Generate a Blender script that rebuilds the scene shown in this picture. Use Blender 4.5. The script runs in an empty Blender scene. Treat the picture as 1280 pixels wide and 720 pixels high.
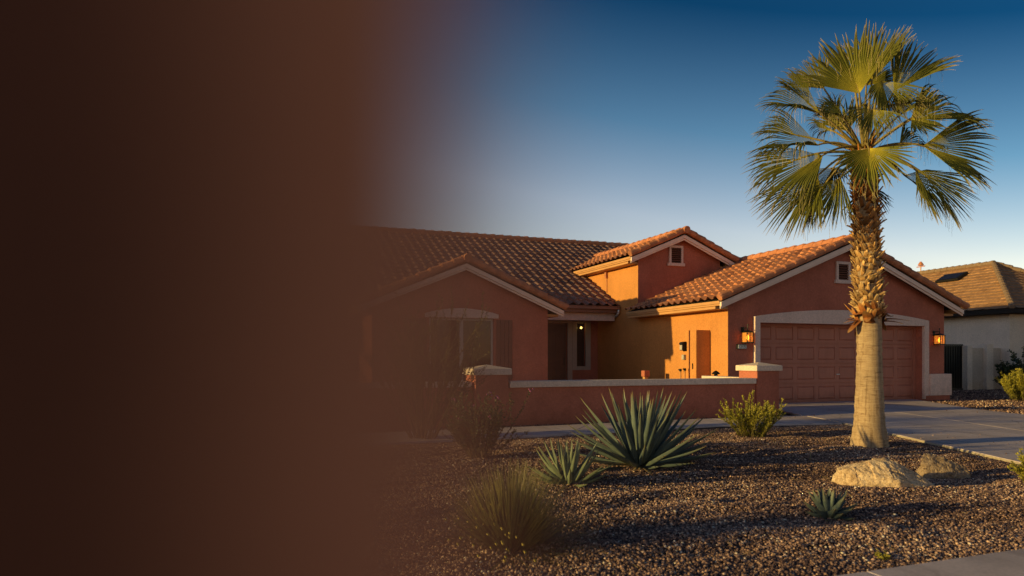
import bpy, bmesh, math, random
import numpy as np
from mathutils import Vector, Matrix

random.seed(7)
rng = np.random.default_rng(7)
PI = math.pi
D = bpy.data
scene = bpy.context.scene
COL = scene.collection
rad = math.radians
YAW = rad(20.5)
RX, RY = math.cos(YAW), -math.sin(YAW)      # picture-right direction on the ground
FX, FY = math.sin(YAW), math.cos(YAW)       # viewing direction on the ground
SUN_AZ = rad(3.5)                           # how far behind the house front plane the sun stands
SUN_EL = rad(8.3)

# ------------------------------------------------------------------ helpers
def W(o):
    v = Vector((0, 0, 0))
    while o is not None:
        v += o.location
        o = o.parent
    return v

class MB:
    def __init__(s):
        s.v = []; s.f = []; s.uv = []; s.has_uv = False
    def add(s, verts, faces, uvs=None):
        b = len(s.v)
        s.v += [tuple(p) for p in verts]
        for i, f in enumerate(faces):
            s.f.append([b + k for k in f])
            if uvs is not None:
                s.has_uv = True
                s.uv.append([uvs[k] for k in f])
            else:
                s.uv.append([(0, 0)] * len(f))
        return s
    def box(s, x0, x1, y0, y1, z0, z1):
        v = [(x0,y0,z0),(x1,y0,z0),(x1,y1,z0),(x0,y1,z0),(x0,y0,z1),(x1,y0,z1),(x1,y1,z1),(x0,y1,z1)]
        return s.add(v, [(0,3,2,1),(4,5,6,7),(0,1,5,4),(1,2,6,5),(2,3,7,6),(3,0,4,7)])
    def obox(s, c, ax, ay, az):
        """box about centre c with half-axis vectors"""
        c, ax, ay, az = Vector(c), Vector(ax), Vector(ay), Vector(az)
        v = [c + sx*ax + sy*ay + sz*az for sz in (-1,1) for sx, sy in ((-1,-1),(1,-1),(1,1),(-1,1))]
        return s.add(v, [(0,3,2,1),(4,5,6,7),(0,1,5,4),(1,2,6,5),(2,3,7,6),(3,0,4,7)])
    def prism(s, poly, axis, a, b):
        """poly: list of 2-D points; axis 'x': (y,z), 'y': (x,z), 'z': (x,y)"""
        def P(p, t):
            return (t, p[0], p[1]) if axis == 'x' else (p[0], t, p[1]) if axis == 'y' else (p[0], p[1], t)
        n = len(poly)
        v = [P(p, a) for p in poly] + [P(p, b) for p in poly]
        f = [tuple(range(n)), tuple(range(2*n-1, n-1, -1))]
        f += [(i, i+n, (i+1) % n + n, (i+1) % n) for i in range(n)]
        return s.add(v, f)
    def tube(s, pts, rads, n=8, cap=True):
        pts = [Vector(p) for p in pts]
        if not hasattr(rads, '__len__'): rads = [rads]*len(pts)
        verts = []; up = Vector((0,0,1))
        t0 = (pts[1]-pts[0]).normalized()
        a = t0.cross(up)
        if a.length < .05: a = t0.cross(Vector((0,1,0)))
        a.normalize()
        for i, p in enumerate(pts):
            t = (pts[min(i+1, len(pts)-1)] - pts[max(i-1, 0)]).normalized()
            a = (a - t*a.dot(t)).normalized()
            b = t.cross(a)
            for k in range(n):
                an = 2*PI*k/n
                verts.append(p + (a*math.cos(an) + b*math.sin(an))*rads[i])
        faces = []
        for i in range(len(pts)-1):
            for k in range(n):
                k2 = (k+1) % n
                faces.append((i*n+k, i*n+k2, (i+1)*n+k2, (i+1)*n+k))
        if cap:
            faces.append(tuple(range(n-1, -1, -1)))
            m = (len(pts)-1)*n
            faces.append(tuple(range(m, m+n)))
        return s.add(verts, faces)
    def grid(s, rows, uvrows=None):
        n = len(rows[0]); v = [p for r in rows for p in r]
        f = [(i*n+k, i*n+k+1, (i+1)*n+k+1, (i+1)*n+k) for i in range(len(rows)-1) for k in range(n-1)]
        return s.add(v, f, [q for r in uvrows for q in r] if uvrows else None)
    def build(s, name, mat, parent=None, smooth=False, bevel=0.0, local=False, fix=True):
        me = D.meshes.new(name)
        off = Vector((0,0,0)) if (parent is None or local) else W(parent)
        me.from_pydata([(p[0]-off.x, p[1]-off.y, p[2]-off.z) for p in s.v], [], s.f)
        if s.has_uv:
            l = me.uv_layers.new(name='uv')
            l.data.foreach_set('uv', np.array([c for f in s.uv for q in f for c in q], dtype=np.float32))
        if fix:
            bm = bmesh.new(); bm.from_mesh(me)
            bmesh.ops.recalc_face_normals(bm, faces=bm.faces[:])
            bm.to_mesh(me); bm.free()
        if smooth:
            me.polygons.foreach_set('use_smooth', [True]*len(me.polygons))
        o = D.objects.new(name, me); COL.objects.link(o)
        if mat: me.materials.append(mat)
        if parent is not None: o.parent = parent
        if bevel:
            m = o.modifiers.new('edge', 'BEVEL'); m.width = bevel; m.segments = 2; m.limit_method = 'ANGLE'; m.angle_limit = rad(40)
        return o

def tag(o, label, cat, group=None):
    o['label'] = label; o['category'] = cat
    if group: o['group'] = group
    return o
def thing(name, loc, label, cat, group=None, rotz=0):
    o = D.objects.new(name, None); COL.objects.link(o)
    o.location = loc; o.rotation_euler = (0, 0, rotz); o.empty_display_size = .1
    return tag(o, label, cat, group)
def struct(o, kind='structure'):
    o['kind'] = kind; return o
def dup(root, loc, label, rotz=0, scale=1):
    def cp(o, par):
        c = o.copy(); COL.objects.link(c)
        if par is not None:
            c.parent = par; c.matrix_parent_inverse.identity()
        for ch in o.children: cp(ch, c)
        return c
    r = cp(root, None); r.location = loc; r.rotation_euler = (0, 0, rotz); r.scale = (scale,)*3
    r['label'] = label
    return r

# ------------------------------------------------------------------ materials
class NT:
    def __init__(s, name):
        s.m = D.materials.new(name); s.m.use_nodes = True
        s.t = s.m.node_tree; s.t.nodes.clear()
        s.out = s.n('ShaderNodeOutputMaterial')
        s.b = s.n('ShaderNodeBsdfPrincipled')
        s.l(s.b.outputs[0], s.out.inputs['Surface'])
    def n(s, typ, **kw):
        nd = s.t.nodes.new(typ)
        for k, v in kw.items(): setattr(nd, k, v)
        return nd
    def l(s, a, b): s.t.links.new(a, b)
    def pos(s, scale=(1,1,1)):
        g = s.n('ShaderNodeNewGeometry'); mp = s.n('ShaderNodeMapping')
        mp.inputs['Scale'].default_value = scale
        s.l(g.outputs['Position'], mp.inputs['Vector'])
        return mp.outputs[0]
    def noise(s, vec, scale, detail=4, rough=.55, dist=0):
        nd = s.n('ShaderNodeTexNoise'); nd.inputs['Scale'].default_value = scale
        nd.inputs['Detail'].default_value = detail; nd.inputs['Roughness'].default_value = rough
        nd.inputs['Distortion'].default_value = dist
        s.l(vec, nd.inputs['Vector']); return nd.outputs['Fac']
    def ramp(s, fac, stops):
        r = s.n('ShaderNodeValToRGB'); e = r.color_ramp.elements
        while len(e) < len(stops): e.new(.5)
        for el, (p, c) in zip(e, stops):
            el.position = p; el.color = (*c, 1)
        s.l(fac, r.inputs[0]); return r.outputs[0]
    def mix(s, fac, a, b, mode='MIX'):
        m = s.n('ShaderNodeMix', data_type='RGBA', blend_type=mode)
        for sock, x in ((m.inputs[0], fac), (m.inputs[6], a), (m.inputs[7], b)):
            if hasattr(x, 'is_linked'): s.l(x, sock)
            elif isinstance(x, (int, float)): sock.default_value = x
            else: sock.default_value = (*x, 1)
        return m.outputs[2]
    def math(s, op, a, b=None):
        m = s.n('ShaderNodeMath', operation=op)
        for sock, x in zip(m.inputs, (a, b)):
            if x is None: continue
            if hasattr(x, 'is_linked'): s.l(x, sock)
            else: sock.default_value = x
        return m.outputs[0]
    def bump(s, h, strength=.4, dist=.01, prev=None):
        b = s.n('ShaderNodeBump'); b.inputs['Strength'].default_value = strength; b.inputs['Distance'].default_value = dist
        s.l(h, b.inputs['Height'])
        if prev is not None: s.l(prev, b.inputs['Normal'])
        return b.outputs[0]
    def fin(s, col, rough=.8, normal=None, spec=.3):
        if hasattr(col, 'is_linked'): s.l(col, s.b.inputs['Base Color'])
        else: s.b.inputs['Base Color'].default_value = (*col, 1)
        s.b.inputs['Roughness'].default_value = rough
        s.b.inputs['Specular IOR Level'].default_value = spec
        if normal is not None: s.l(normal, s.b.inputs['Normal'])
        return s.m

def sc(c, k): return tuple(x*k for x in c)

def m_plain(name, col, rough=.6, var=.12, scale=6, bump=0, bscale=60, spec=.3, metal=0):
    t = NT(name); p = t.pos()
    c = t.ramp(t.noise(p, scale, 5), [(.3, sc(col, 1-var)), (.7, sc(col, 1+var))])
    nm = t.bump(t.noise(p, bscale, 3), bump, .01) if bump else None
    m = t.fin(c, rough, nm, spec); t.b.inputs['Metallic'].default_value = metal
    return m

def m_stucco(name, col, var=.14, bump=.45):
    t = NT(name); p = t.pos()
    c = t.ramp(t.noise(p, 1.1, 6, .6), [(.28, sc(col, 1-var)), (.55, col), (.8, sc(col, 1+var*.8))])
    c2 = t.ramp(t.noise(p, 26, 6, .7, .8), [(.3, (.72,.72,.72)), (.6, (1,1,1)), (.72, (1.28,1.25,1.22))])
    c = t.mix(1.0, c, c2, 'MULTIPLY')
    g = t.n('ShaderNodeNewGeometry'); sx = t.n('ShaderNodeSeparateXYZ'); t.l(g.outputs['Position'], sx.inputs[0])
    low = t.ramp(t.math('ADD', sx.outputs[2], t.noise(p, 5, 4)), [(.35, (.72,.68,.66)), (.95, (1,1,1))])   # splashed dirt at the foot
    c = t.mix(1.0, c, low, 'MULTIPLY')
    stk = t.ramp(t.noise(t.pos((4,4,.5)), 1.3, 6, .75, .5), [(.3, (.93,.92,.91)), (.5, (1,1,1)), (.75, (1.03,1.03,1.02))])   # rain streaks
    c = t.mix(1.0, c, stk, 'MULTIPLY')
    n1 = t.bump(t.noise(p, 22, 5, .65, 1.2), bump, .02)
    n2 = t.bump(t.noise(p, 150, 2), .35, .004, n1)
    return t.fin(c, .92, n2, .15)

def m_tile(name, cols, rough=.75):
    t = NT(name); uv = t.n('ShaderNodeUVMap'); uv.uv_map = 'uv'
    fl = t.n('ShaderNodeVectorMath', operation='FLOOR'); t.l(uv.outputs[0], fl.inputs[0])
    wn = t.n('ShaderNodeTexWhiteNoise', noise_dimensions='3D'); t.l(fl.outputs[0], wn.inputs['Vector'])
    c = t.ramp(wn.outputs['Value'], [(i/(len(cols)-1), x) for i, x in enumerate(cols)])
    p = t.pos()
    c = t.mix(1.0, c, t.ramp(t.noise(p, 9, 6, .65), [(.3, (.6,.6,.62)), (.65, (1.1,1.08,1.05))]), 'MULTIPLY')
    return t.fin(c, rough, t.bump(t.noise(p, 90, 3), .3, .005), .25)

M = {}
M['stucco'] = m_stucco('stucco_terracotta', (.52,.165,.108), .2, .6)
M['stucco_lit'] = m_stucco('stucco_terracotta_sunlit', (.64,.262,.08))  # same terracotta stucco, with golden sunlight put into the colour
M['trim'] = m_stucco('stucco_taupe', (.82,.58,.50), .08, .35)
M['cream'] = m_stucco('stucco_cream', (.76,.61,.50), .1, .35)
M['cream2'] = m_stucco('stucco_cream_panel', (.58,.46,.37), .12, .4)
M['cap'] = m_stucco('cap_stone', (.82,.61,.50), .1, .2)
M['fascia'] = m_plain('fascia_paint', (.85,.62,.52), .6, .08, 3)
M['eave'] = m_plain('eave_paint', (.55,.27,.11), .55, .08, 3)
M['beam'] = m_plain('beam_paint', (.30,.135,.095), .6, .08, 3)
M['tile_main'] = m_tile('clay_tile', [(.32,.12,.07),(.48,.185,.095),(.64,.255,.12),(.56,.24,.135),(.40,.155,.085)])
M['tile_shade'] = m_tile('shaded_clay_tile', [(.15,.08,.066),(.25,.128,.098),(.35,.175,.125),(.30,.165,.13),(.19,.098,.08)])  # same clay tile, with shade put into the colour for main and wing roofs
M['cap_tile'] = m_plain('clay_cap_tile', (.48,.18,.09), .75, .3, 5, .3, 60)
M['tile_neigh'] = m_tile('flat_tile', [(.32,.165,.085),(.42,.225,.115),(.37,.195,.105)])
M['cap_neigh'] = m_plain('flat_tile_cap', (.23,.145,.095), .8, .25, 6, .3, 60)
M['garage_door'] = m_plain('garage_door_paint', (.47,.17,.115), .55, .07, 2, .12, 120)
def m_gdoor(col):
    t = NT('garage_door_enamel'); p = t.pos()
    c = t.ramp(t.noise(p, 2, 5), [(.3, sc(col, .92)), (.7, sc(col, 1.07))])
    c = t.mix(1.0, c, t.ramp(t.noise(t.pos((6,6,.6)), 1.5, 5, .7), [(.3, (.88,.87,.86)), (.55, (1,1,1))]), 'MULTIPLY')
    g = t.n('ShaderNodeNewGeometry'); sx = t.n('ShaderNodeSeparateXYZ'); t.l(g.outputs['Position'], sx.inputs[0])
    c = t.mix(1.0, c, t.ramp(t.math('ADD', sx.outputs[2], t.math('MULTIPLY', t.noise(p, 7, 4), .35)), [(.16, (.58,.55,.53)), (.5, (1,1,1))]), 'MULTIPLY')   # dust and splash at the foot
    return t.fin(c, .58, t.bump(t.noise(p, 120, 3), .12, .01), .3)
M['garage_door'] = m_gdoor((.47,.17,.115))
M['dark'] = m_plain('dark_void', (.02,.014,.012), .9, .1)
M['door'] = m_plain('front_door_wood', (.085,.032,.022), .5, .2, 4)
M['shutter'] = m_plain('shutter_paint', (.19,.07,.045), .6, .1, 3)
M['black'] = m_plain('black_metal', (.018,.016,.015), .45, .2, 8, metal=.4)
M['gutter'] = m_plain('gutter_metal', (.32,.14,.09), .45, .1, 3)
M['white'] = m_plain('white_metal', (.82,.80,.76), .4, .05)
M['steel'] = m_plain('grey_box_metal', (.34,.33,.30), .45, .1, 10, metal=.3)
M['frame'] = m_plain('window_vinyl', (.46,.38,.33), .5, .06)
M['concrete'] = None
def m_concrete():
    t = NT('concrete'); p = t.pos()
    c = t.ramp(t.noise(p, .9, 8, .65), [(.25, (.42,.325,.32)), (.5, (.58,.45,.44)), (.75, (.66,.52,.51))])
    c = t.mix(1.0, c, t.ramp(t.noise(p, 45, 4, .7), [(.35, (.85,.85,.86)), (.65, (1.06,1.05,1.04))]), 'MULTIPLY')
    c = t.mix(1.0, c, t.ramp(t.noise(p, 3.2, 3, .5, 2.0), [(.28, (.72,.70,.68)), (.4, (1,1,1))]), 'MULTIPLY')
    v = t.n('ShaderNodeTexVoronoi', feature='DISTANCE_TO_EDGE'); v.inputs['Scale'].default_value = .42
    wv = t.n('ShaderNodeVectorMath', operation='ADD'); t.l(p, wv.inputs[0])
    nz = t.n('ShaderNodeTexNoise'); nz.inputs['Scale'].default_value = 2.2; nz.inputs['Detail'].default_value = 6; t.l(p, nz.inputs['Vector'])
    sc_ = t.n('ShaderNodeVectorMath', operation='SCALE'); sc_.inputs['Scale'].default_value = .45; t.l(nz.outputs['Color'], sc_.inputs[0]); t.l(sc_.outputs[0], wv.inputs[1]); t.l(wv.outputs[0], v.inputs['Vector'])
    c = t.mix(1.0, c, t.ramp(v.outputs['Distance'], [(.0, (.45,.43,.42)), (.0035, (1,1,1))]), 'MULTIPLY')
    c = t.mix(1.0, c, t.ramp(t.noise(t.pos((1,.22,1)), 1.7, 4, .6), [(.32, (.70,.69,.69)), (.5, (1,1,1))]), 'MULTIPLY')
    return t.fin(c, .85, t.bump(t.noise(t.pos((1,1,1)), 180, 3), .3, .003), .2)
M['concrete'] = m_concrete()
M['joint'] = m_plain('joint_filler', (.38,.30,.22), .9, .2, 20)
def m_gravelbase():
    t = NT('gravel_bed'); p = t.pos()
    v = t.n('ShaderNodeTexVoronoi'); v.inputs['Scale'].default_value = 36; t.l(p, v.inputs['Vector'])
    wn = t.n('ShaderNodeSeparateColor'); t.l(v.outputs['Color'], wn.inputs[0])
    c = t.ramp(wn.outputs[0], [(0, (.035,.022,.022)), (.5, (.09,.055,.048)), (1, (.18,.115,.09))])
    c = t.mix(1.0, c, t.ramp(t.noise(p, .35, 5), [(.3, (.75,.75,.78)), (.7, (1.1,1.08,1.05))]), 'MULTIPLY')
    h = t.math('SUBTRACT', 1.0, v.outputs['Distance'])
    return t.fin(c, .95, t.bump(h, 1.0, .03), .1)
M['gravelbase'] = m_gravelbase()
def m_stone():
    t = NT('gravel_stone')
    a = t.n('ShaderNodeAttribute'); a.attribute_name = 'tone'
    c = t.ramp(a.outputs['Fac'], [(0, (.05,.03,.032)), (.3, (.13,.074,.068)), (.6, (.36,.21,.16)), (.85, (.70,.43,.30)), (1, (.78,.62,.50))])
    return t.fin(c, .9, None, .15)
M['stone'] = m_stone()
def m_asphalt():
    t = NT('asphalt'); p = t.pos()
    c = t.ramp(t.noise(p, 90, 4), [(.3, (.03,.03,.03)), (.7, (.07,.068,.066))])
    return t.fin(c, .9, t.bump(t.noise(p, 120, 3), .5, .005))
M['asphalt'] = m_asphalt()
def m_rock(name, a, b, c_):
    t = NT(name); p = t.pos()
    c = t.ramp(t.noise(p, 4.5, 8, .65, .6), [(.28, a), (.5, b), (.72, c_)])
    c = t.mix(1.0, c, t.ramp(t.noise(p, 32, 5, .7), [(.34, (.55,.5,.45)), (.55, (1,1,1))]), 'MULTIPLY')
    n1 = t.bump(t.noise(p, 11, 8, .7), .9, .035)
    return t.fin(c, .9, t.bump(t.noise(p, 60, 4, .7), .6, .008, n1), .15)
M['rock_pale'] = m_rock('sandstone', (.54,.35,.21), (.72,.50,.32), (.82,.61,.42))
M['rock_dark'] = m_rock('grey_rock', (.22,.15,.105), (.38,.26,.18), (.52,.37,.25))
def m_glass(name, tint=(.014,.010,.009), rough=.05):
    t = NT(name)
    m = t.fin(tint, rough, t.bump(t.noise(t.pos(), 1.2, 2), .02, .02), .35)
    t.b.inputs['IOR'].default_value = 1.5
    return m
M['glass'] = m_glass('window_glass')
def m_emit(name, col, st):
    t = NT(name); t.fin(col, .5)
    t.b.inputs['Emission Color'].default_value = (*col, 1); t.b.inputs['Emission Strength'].default_value = st
    return t.m
M['bulb'] = m_emit('lit_bulb', (1,.62,.2), 18)
M['bulb2'] = m_emit('small_lit_bulb', (1,.66,.16), 3.0)
def m_amber():
    t = NT('amber_seeded_glass'); p = t.pos()
    v = t.ramp(t.noise(p, 60, 3), [(.35, (.75,.26,.03)), (.65, (1,.5,.1))])
    t.fin((.5,.25,.06), .2); t.l(v, t.b.inputs['Emission Color']); t.b.inputs['Emission Strength'].default_value = .34
    tr = t.n('ShaderNodeBsdfTransparent'); tr.inputs[0].default_value = (1,.7,.3,1)
    mx = t.n('ShaderNodeMixShader'); mx.inputs[0].default_value = .55
    t.l(tr.outputs[0], mx.inputs[1]); t.l(t.b.outputs[0], mx.inputs[2]); t.l(mx.outputs[0], t.out.inputs['Surface'])
    return t.m
M['amber'] = m_amber()
def m_leaf(name, stops, rough=.5, trans=.25, use_uv=True, var=.25, vscale=7, spec=.4, ztint=None):
    """stops ramp along uv.x (0 base .. 1 tip); uv.y is a per-leaf random"""
    t = NT(name); uv = t.n('ShaderNodeUVMap'); uv.uv_map = 'uv'
    sx = t.n('ShaderNodeSeparateXYZ'); t.l(uv.outputs[0], sx.inputs[0])
    c = t.ramp(sx.outputs[0], stops)
    k = t.ramp(sx.outputs[1], [(0, (1-var,)*3), (1, (1+var, 1+var*.9, 1+var*.5))])
    c = t.mix(1.0, c, k, 'MULTIPLY')
    c = t.mix(1.0, c, t.ramp(t.noise(t.pos(), vscale, 4), [(.3, (.82,.84,.82)), (.7, (1.14,1.1,1.05))]), 'MULTIPLY')
    if ztint:
        g = t.n('ShaderNodeNewGeometry'); sz = t.n('ShaderNodeSeparateXYZ'); t.l(g.outputs['Position'], sz.inputs[0])
        mr = t.n('ShaderNodeMapRange'); mr.inputs['From Min'].default_value = ztint[0]; mr.inputs['From Max'].default_value = ztint[1]; t.l(sz.outputs[2], mr.inputs['Value'])
        c = t.mix(mr.outputs[0], c, t.mix(1.0, c, ztint[2], 'MULTIPLY'))
    m = t.fin(c, rough, None, spec)
    if trans:
        tl = t.n('ShaderNodeBsdfTranslucent'); t.l(c, tl.inputs[0])
        mx = t.n('ShaderNodeMixShader'); mx.inputs[0].default_value = trans
        t.l(t.b.outputs[0], mx.inputs[1]); t.l(tl.outputs[0], mx.inputs[2]); t.l(mx.outputs[0], t.out.inputs['Surface'])
    return m
M['frond'] = m_leaf('palm_frond', [(0,(.46,.37,.05)),(.2,(.30,.26,.04)),(.5,(.13,.13,.025)),(.86,(.12,.11,.035)),(1,(.48,.36,.19))], .75, .08, spec=.04)
M['agave'] = m_leaf('agave_leaf', [(0,(.24,.22,.14)),(.2,(.12,.145,.14)),(.6,(.095,.125,.13)),(.9,(.14,.145,.11)),(.96,(.20,.14,.07)),(1,(.10,.055,.03))], .5, .04, vscale=14)
M['agave_pale'] = m_leaf('pale_agave_leaf', [(0,(.24,.24,.14)),(.2,(.19,.22,.15)),(.6,(.16,.19,.13)),(.93,(.15,.16,.10)),(1,(.10,.055,.03))], .5, .04, vscale=14)
M['dry'] = m_leaf('dry_leaf', [(0,(.30,.20,.10)),(1,(.36,.24,.12))], .8, .1)
M['gold_leaf'] = m_leaf('golden_shrub_leaf', [(0,(.12,.11,.02)),(.5,(.34,.30,.04)),(1,(.52,.44,.07))], .55, .25)
M['dark_leaf'] = m_leaf('dark_shrub_leaf', [(0,(.035,.04,.02)),(1,(.085,.09,.04))], .5, .2)
M['green_leaf'] = m_leaf('dark_green_leaf', [(0,(.025,.035,.015)),(1,(.05,.07,.028))], .4, .15)
M['tip_leaf'] = m_leaf('olive_shrub_leaf', [(0,(.055,.05,.018)),(.8,(.10,.085,.025)),(1,(.24,.18,.05))], .55, .25)
M['grass'] = m_leaf('grass_blade', [(0,(.05,.05,.018)),(.5,(.105,.095,.03)),(1,(.27,.22,.085))], .55, .25)
M['yellow'] = m_plain('yellow_petal', (.45,.30,.03), .6, .2, 30)
M['pink'] = m_plain('purple_petal', (.30,.06,.16), .6, .2, 30)
M['twig'] = m_plain('twig_bark', (.11,.07,.045), .85, .25, 20)
def m_trunk():
    t = NT('palm_trunk_bark'); 
    a = t.noise(t.pos((4,4,34)), 1.6, 8, .75, .4)
    b = t.noise(t.pos((15,15,.9)), 1.4, 7, .7, .6)
    c = t.ramp(a, [(.32, (.16,.095,.055)), (.44, (.38,.25,.15)), (.7, (.54,.38,.24))])
    c = t.mix(1.0, c, t.ramp(b, [(.34, (.55,.5,.46)), (.5, (1,1,1))]), 'MULTIPLY')
    c = t.mix(1.0, c, t.ramp(t.noise(t.pos(), 2.5, 4), [(.3, (.8,.8,.82)), (.7, (1.1,1.08,1.05))]), 'MULTIPLY')
    n1 = t.bump(a, .6, .012); n2 = t.bump(b, .45, .01, n1)
    return t.fin(c, .9, n2, .15)
M['trunk'] = m_trunk()
M['boot'] = m_leaf('palm_leaf_base', [(0,(.15,.07,.03)),(.5,(.48,.27,.12)),(1,(.66,.44,.24))], .85, 0, var=.5, vscale=25, spec=.15, ztint=(2.6,3.5,(.80,.52,.36)))
M['husk'] = m_leaf('palm_husk', [(0,(.22,.07,.025)),(.6,(.36,.13,.04)),(1,(.40,.22,.10))], .85, .05, var=.35, vscale=25, spec=.15)
M['petiole'] = m_plain('palm_petiole', (.24,.17,.05), .5, .2, 12)
def m_stand_in_post():
    t = NT('post_brown_gradient')
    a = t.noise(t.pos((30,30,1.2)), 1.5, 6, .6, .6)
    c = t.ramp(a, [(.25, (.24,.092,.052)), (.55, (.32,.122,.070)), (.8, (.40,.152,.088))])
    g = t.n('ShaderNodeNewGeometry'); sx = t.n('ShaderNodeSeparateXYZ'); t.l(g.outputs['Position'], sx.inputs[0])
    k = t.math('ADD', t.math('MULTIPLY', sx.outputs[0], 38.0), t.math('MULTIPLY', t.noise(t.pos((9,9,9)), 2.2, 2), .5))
    c = t.mix(1.0, c, t.ramp(k, [(.0, (.36,.30,.27)), (.23, (1.20,1.14,1.08)), (.45, (1.75,1.72,1.68)), (.7, (1.95,1.95,1.95))]), 'MULTIPLY')   # soft falloff of light painted across the face, darker towards one edge
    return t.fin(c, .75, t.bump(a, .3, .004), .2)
M['post'] = m_stand_in_post()

# ------------------------------------------------------------------ roof tiles
def tile_plane(O, A, LA, S, LS, per=.30, course=.38, amp=.064, lap=.036, flat=False, clips=()):
    """tile surface on the plane from O along A (level) and S (up the slope). returns MB (clipped by vertical half spaces)"""
    O, A, S = Vector(O), Vector(A).normalized(), Vector(S).normalized()
    N = A.cross(S).normalized()
    if N.z < 0: N = -N
    mb = MB(); ns = 9 if not flat else 6
    nt = max(1, round(LA/per)); per = LA/nt
    nc = max(1, round(LS/course)); course = LS/nc
    us = []
    for i in range(nt):
        for k in range(ns):
            us.append((i, k/ns))
    us.append((nt-1, 1.0))
    def h(p):
        if flat:
            return amp*(.5-.5*math.cos(2*PI*p))**3
        return amp*math.sin(PI*p/.62) if p < .62 else -.014*math.sin(PI*(p-.62)/.38)
    rowsets = []
    jit = rng.normal(0, .005, (nc+1, nt+1))
    for c in range(nc):
        for (s_, lift) in ((c*course-.012, lap), ((c+.5)*course, lap*.5), ((c+1)*course-.012, 0.0)):
            row = []; uvr = []
            taper = 1.0
            for (i, p) in us:
                j = jit[c, i]
                q = O + A*((i+p)*per) + S*(s_ + (j if lift == lap else 0)) + N*(h(p)*(.85+.15*lift/lap) + lift + j*.6)
                row.append(q); uvr.append((i+.02+.96*p*.98, c+.5))
            rowsets.append((row, uvr))
    mb.grid([r for r, u in rowsets], [u for r, u in rowsets])
    # front lips: the thickness of the lowest tiles
    me = mb
    if clips:
        bm = bmesh.new()
        tmp = D.meshes.new('t'); tmp.from_pydata([tuple(v) for v in me.v], [], me.f)
        l = tmp.uv_layers.new(name='uv'); l.data.foreach_set('uv', np.array([c for f in me.uv for q in f for c in q], dtype=np.float32))
        bm.from_mesh(tmp)
        for (co, no) in clips:
            bmesh.ops.bisect_plane(bm, geom=bm.verts[:]+bm.edges[:]+bm.faces[:], plane_co=co, plane_no=no, clear_outer=True)
        bm.to_mesh(tmp); bm.free()
        me = MB(); vs = [v.co.copy() for v in tmp.vertices]; uvd = tmp.uv_layers[0].data
        me.v = [tuple(v) for v in vs]; me.has_uv = True
        for p in tmp.polygons:
            me.f.append(list(p.vertices)); me.uv.append([tuple(uvd[li].uv) for li in p.loop_indices])
        D.meshes.remove(tmp)
    return me
def merge(*mbs):
    r = MB()
    for m in mbs:
        b = len(r.v); r.v += m.v; r.f += [[b+k for k in f] for f in m.f]; r.uv += m.uv; r.has_uv = r.has_uv or m.has_uv
    return r
def cap_row(P0, P1, r0=.105, r1=.085, seg=.36, n=10, drop=0, mb=None):
    """overlapping half-round cap tiles from the low end P0 to the high end P1"""
    P0, P1 = Vector(P0), Vector(P1); L = (P1-P0).length; k = max(1, round(L/seg)); t = (P1-P0)/L; seg = L/k
    mb = mb or MB()
    for i in range(k):
        j = random.gauss(0, .004)
        up = Vector((0,0,.018))
        a = P0 + t*(i*seg-.03) + Vector((0,0,j)) ; b = P0 + t*((i+1)*seg+.02) + Vector((0,0,j))
        mb.tube([a+up*.6, a+t*.03+up, b], [r0*.93, r0, r1], n)
    return mb

HALL = []
# ------------------------------------------------------------------ ground, paving
g = MB()
g.add([(-400,-400,0),(600,-400,0),(600,700,0),(-400,700,0)], [(0,1,2,3)])
struct(g.build('ground', M['gravelbase']))

def slabs(L, R, ncol, ts, gap=.012, z0=.006, z1=.04):
    """concrete slabs between the polylines L and R (same number of nodes), split at the parameters ts and into ncol columns"""
    n = len(L)-1
    def at(P, t):
        k = min(int(t*n), n-1); f = t*n-k
        return Vector((P[k][0]*(1-f)+P[k+1][0]*f, P[k][1]*(1-f)+P[k+1][1]*f, 0))
    mb = MB(); base = MB()
    for a, b in zip(ts, ts[1:]):
        for c in range(ncol):
            # outline along both edges so that bends are followed
            inner = [k/n for k in range(n+1) if a < k/n < b]
            tt = [a]+inner+[b]
            def pt(t, s): return at(L, t)*(1-s)+at(R, t)*s
            left = [pt(t, c/ncol) for t in tt]; right = [pt(t, (c+1)/ncol) for t in tt]
            cen = sum(left+right, Vector((0,0,0)))/(2*len(tt))
            poly = left + right[::-1]
            poly2 = []
            for p in poly:
                d = cen-p; poly2.append(p + d.normalized()*gap)
            mb.prism([(p.x, p.y) for p in poly2], 'z', z0, z1)
    return mb
DL = [(12.1,14.53),(10.75,11.3),(10.2,9.65),(8.28,5.34),(7.35,3.06)]
DR = [(17.95,14.53),(15.85,11.2),(15.3,9.75),(13.6,5.4),(12.6,3.06)]
struct(slabs(DL, DR, 2, [0,.25,.42,.6,.78,1], .010).build('driveway', M['concrete'], bevel=.006))
jb = MB(); jb.prism([(x,y) for x,y in DL]+[(x,y) for x,y in DR[::-1]], 'z', .004, .030)
struct(jb.build('driveway_joint_filler', M['joint']))
WF = [(-6,9.5),(-1,9.6),(3.63,9.75),(7.79,10.15),(10.17,9.70)]
WB = [(-6,10.9),(-1,11.0),(5.12,11.16),(7.59,11.36),(10.71,11.27)]
struct(slabs(WF, WB, 1, [0,.15,.30,.43,.56,.69,.82,1], .009).build('walkway', M['concrete'], bevel=.006))
pv = MB()
x = -12.0
while x < 30:
    pv.box(x+.008, x+1.52-.008, 1.3, 2.90, .0, .05); pv.box(x+.008, x+1.52-.008, -.6, 1.29, .0, .05)
    x += 1.52
o = pv.build('pavement', M['concrete'], bevel=.008); struct(o)
kb = MB(); kb.box(-40, 60, -.85, -.61, -.05, .052); struct(kb.build('kerb', M['concrete'], bevel=.02))
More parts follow.
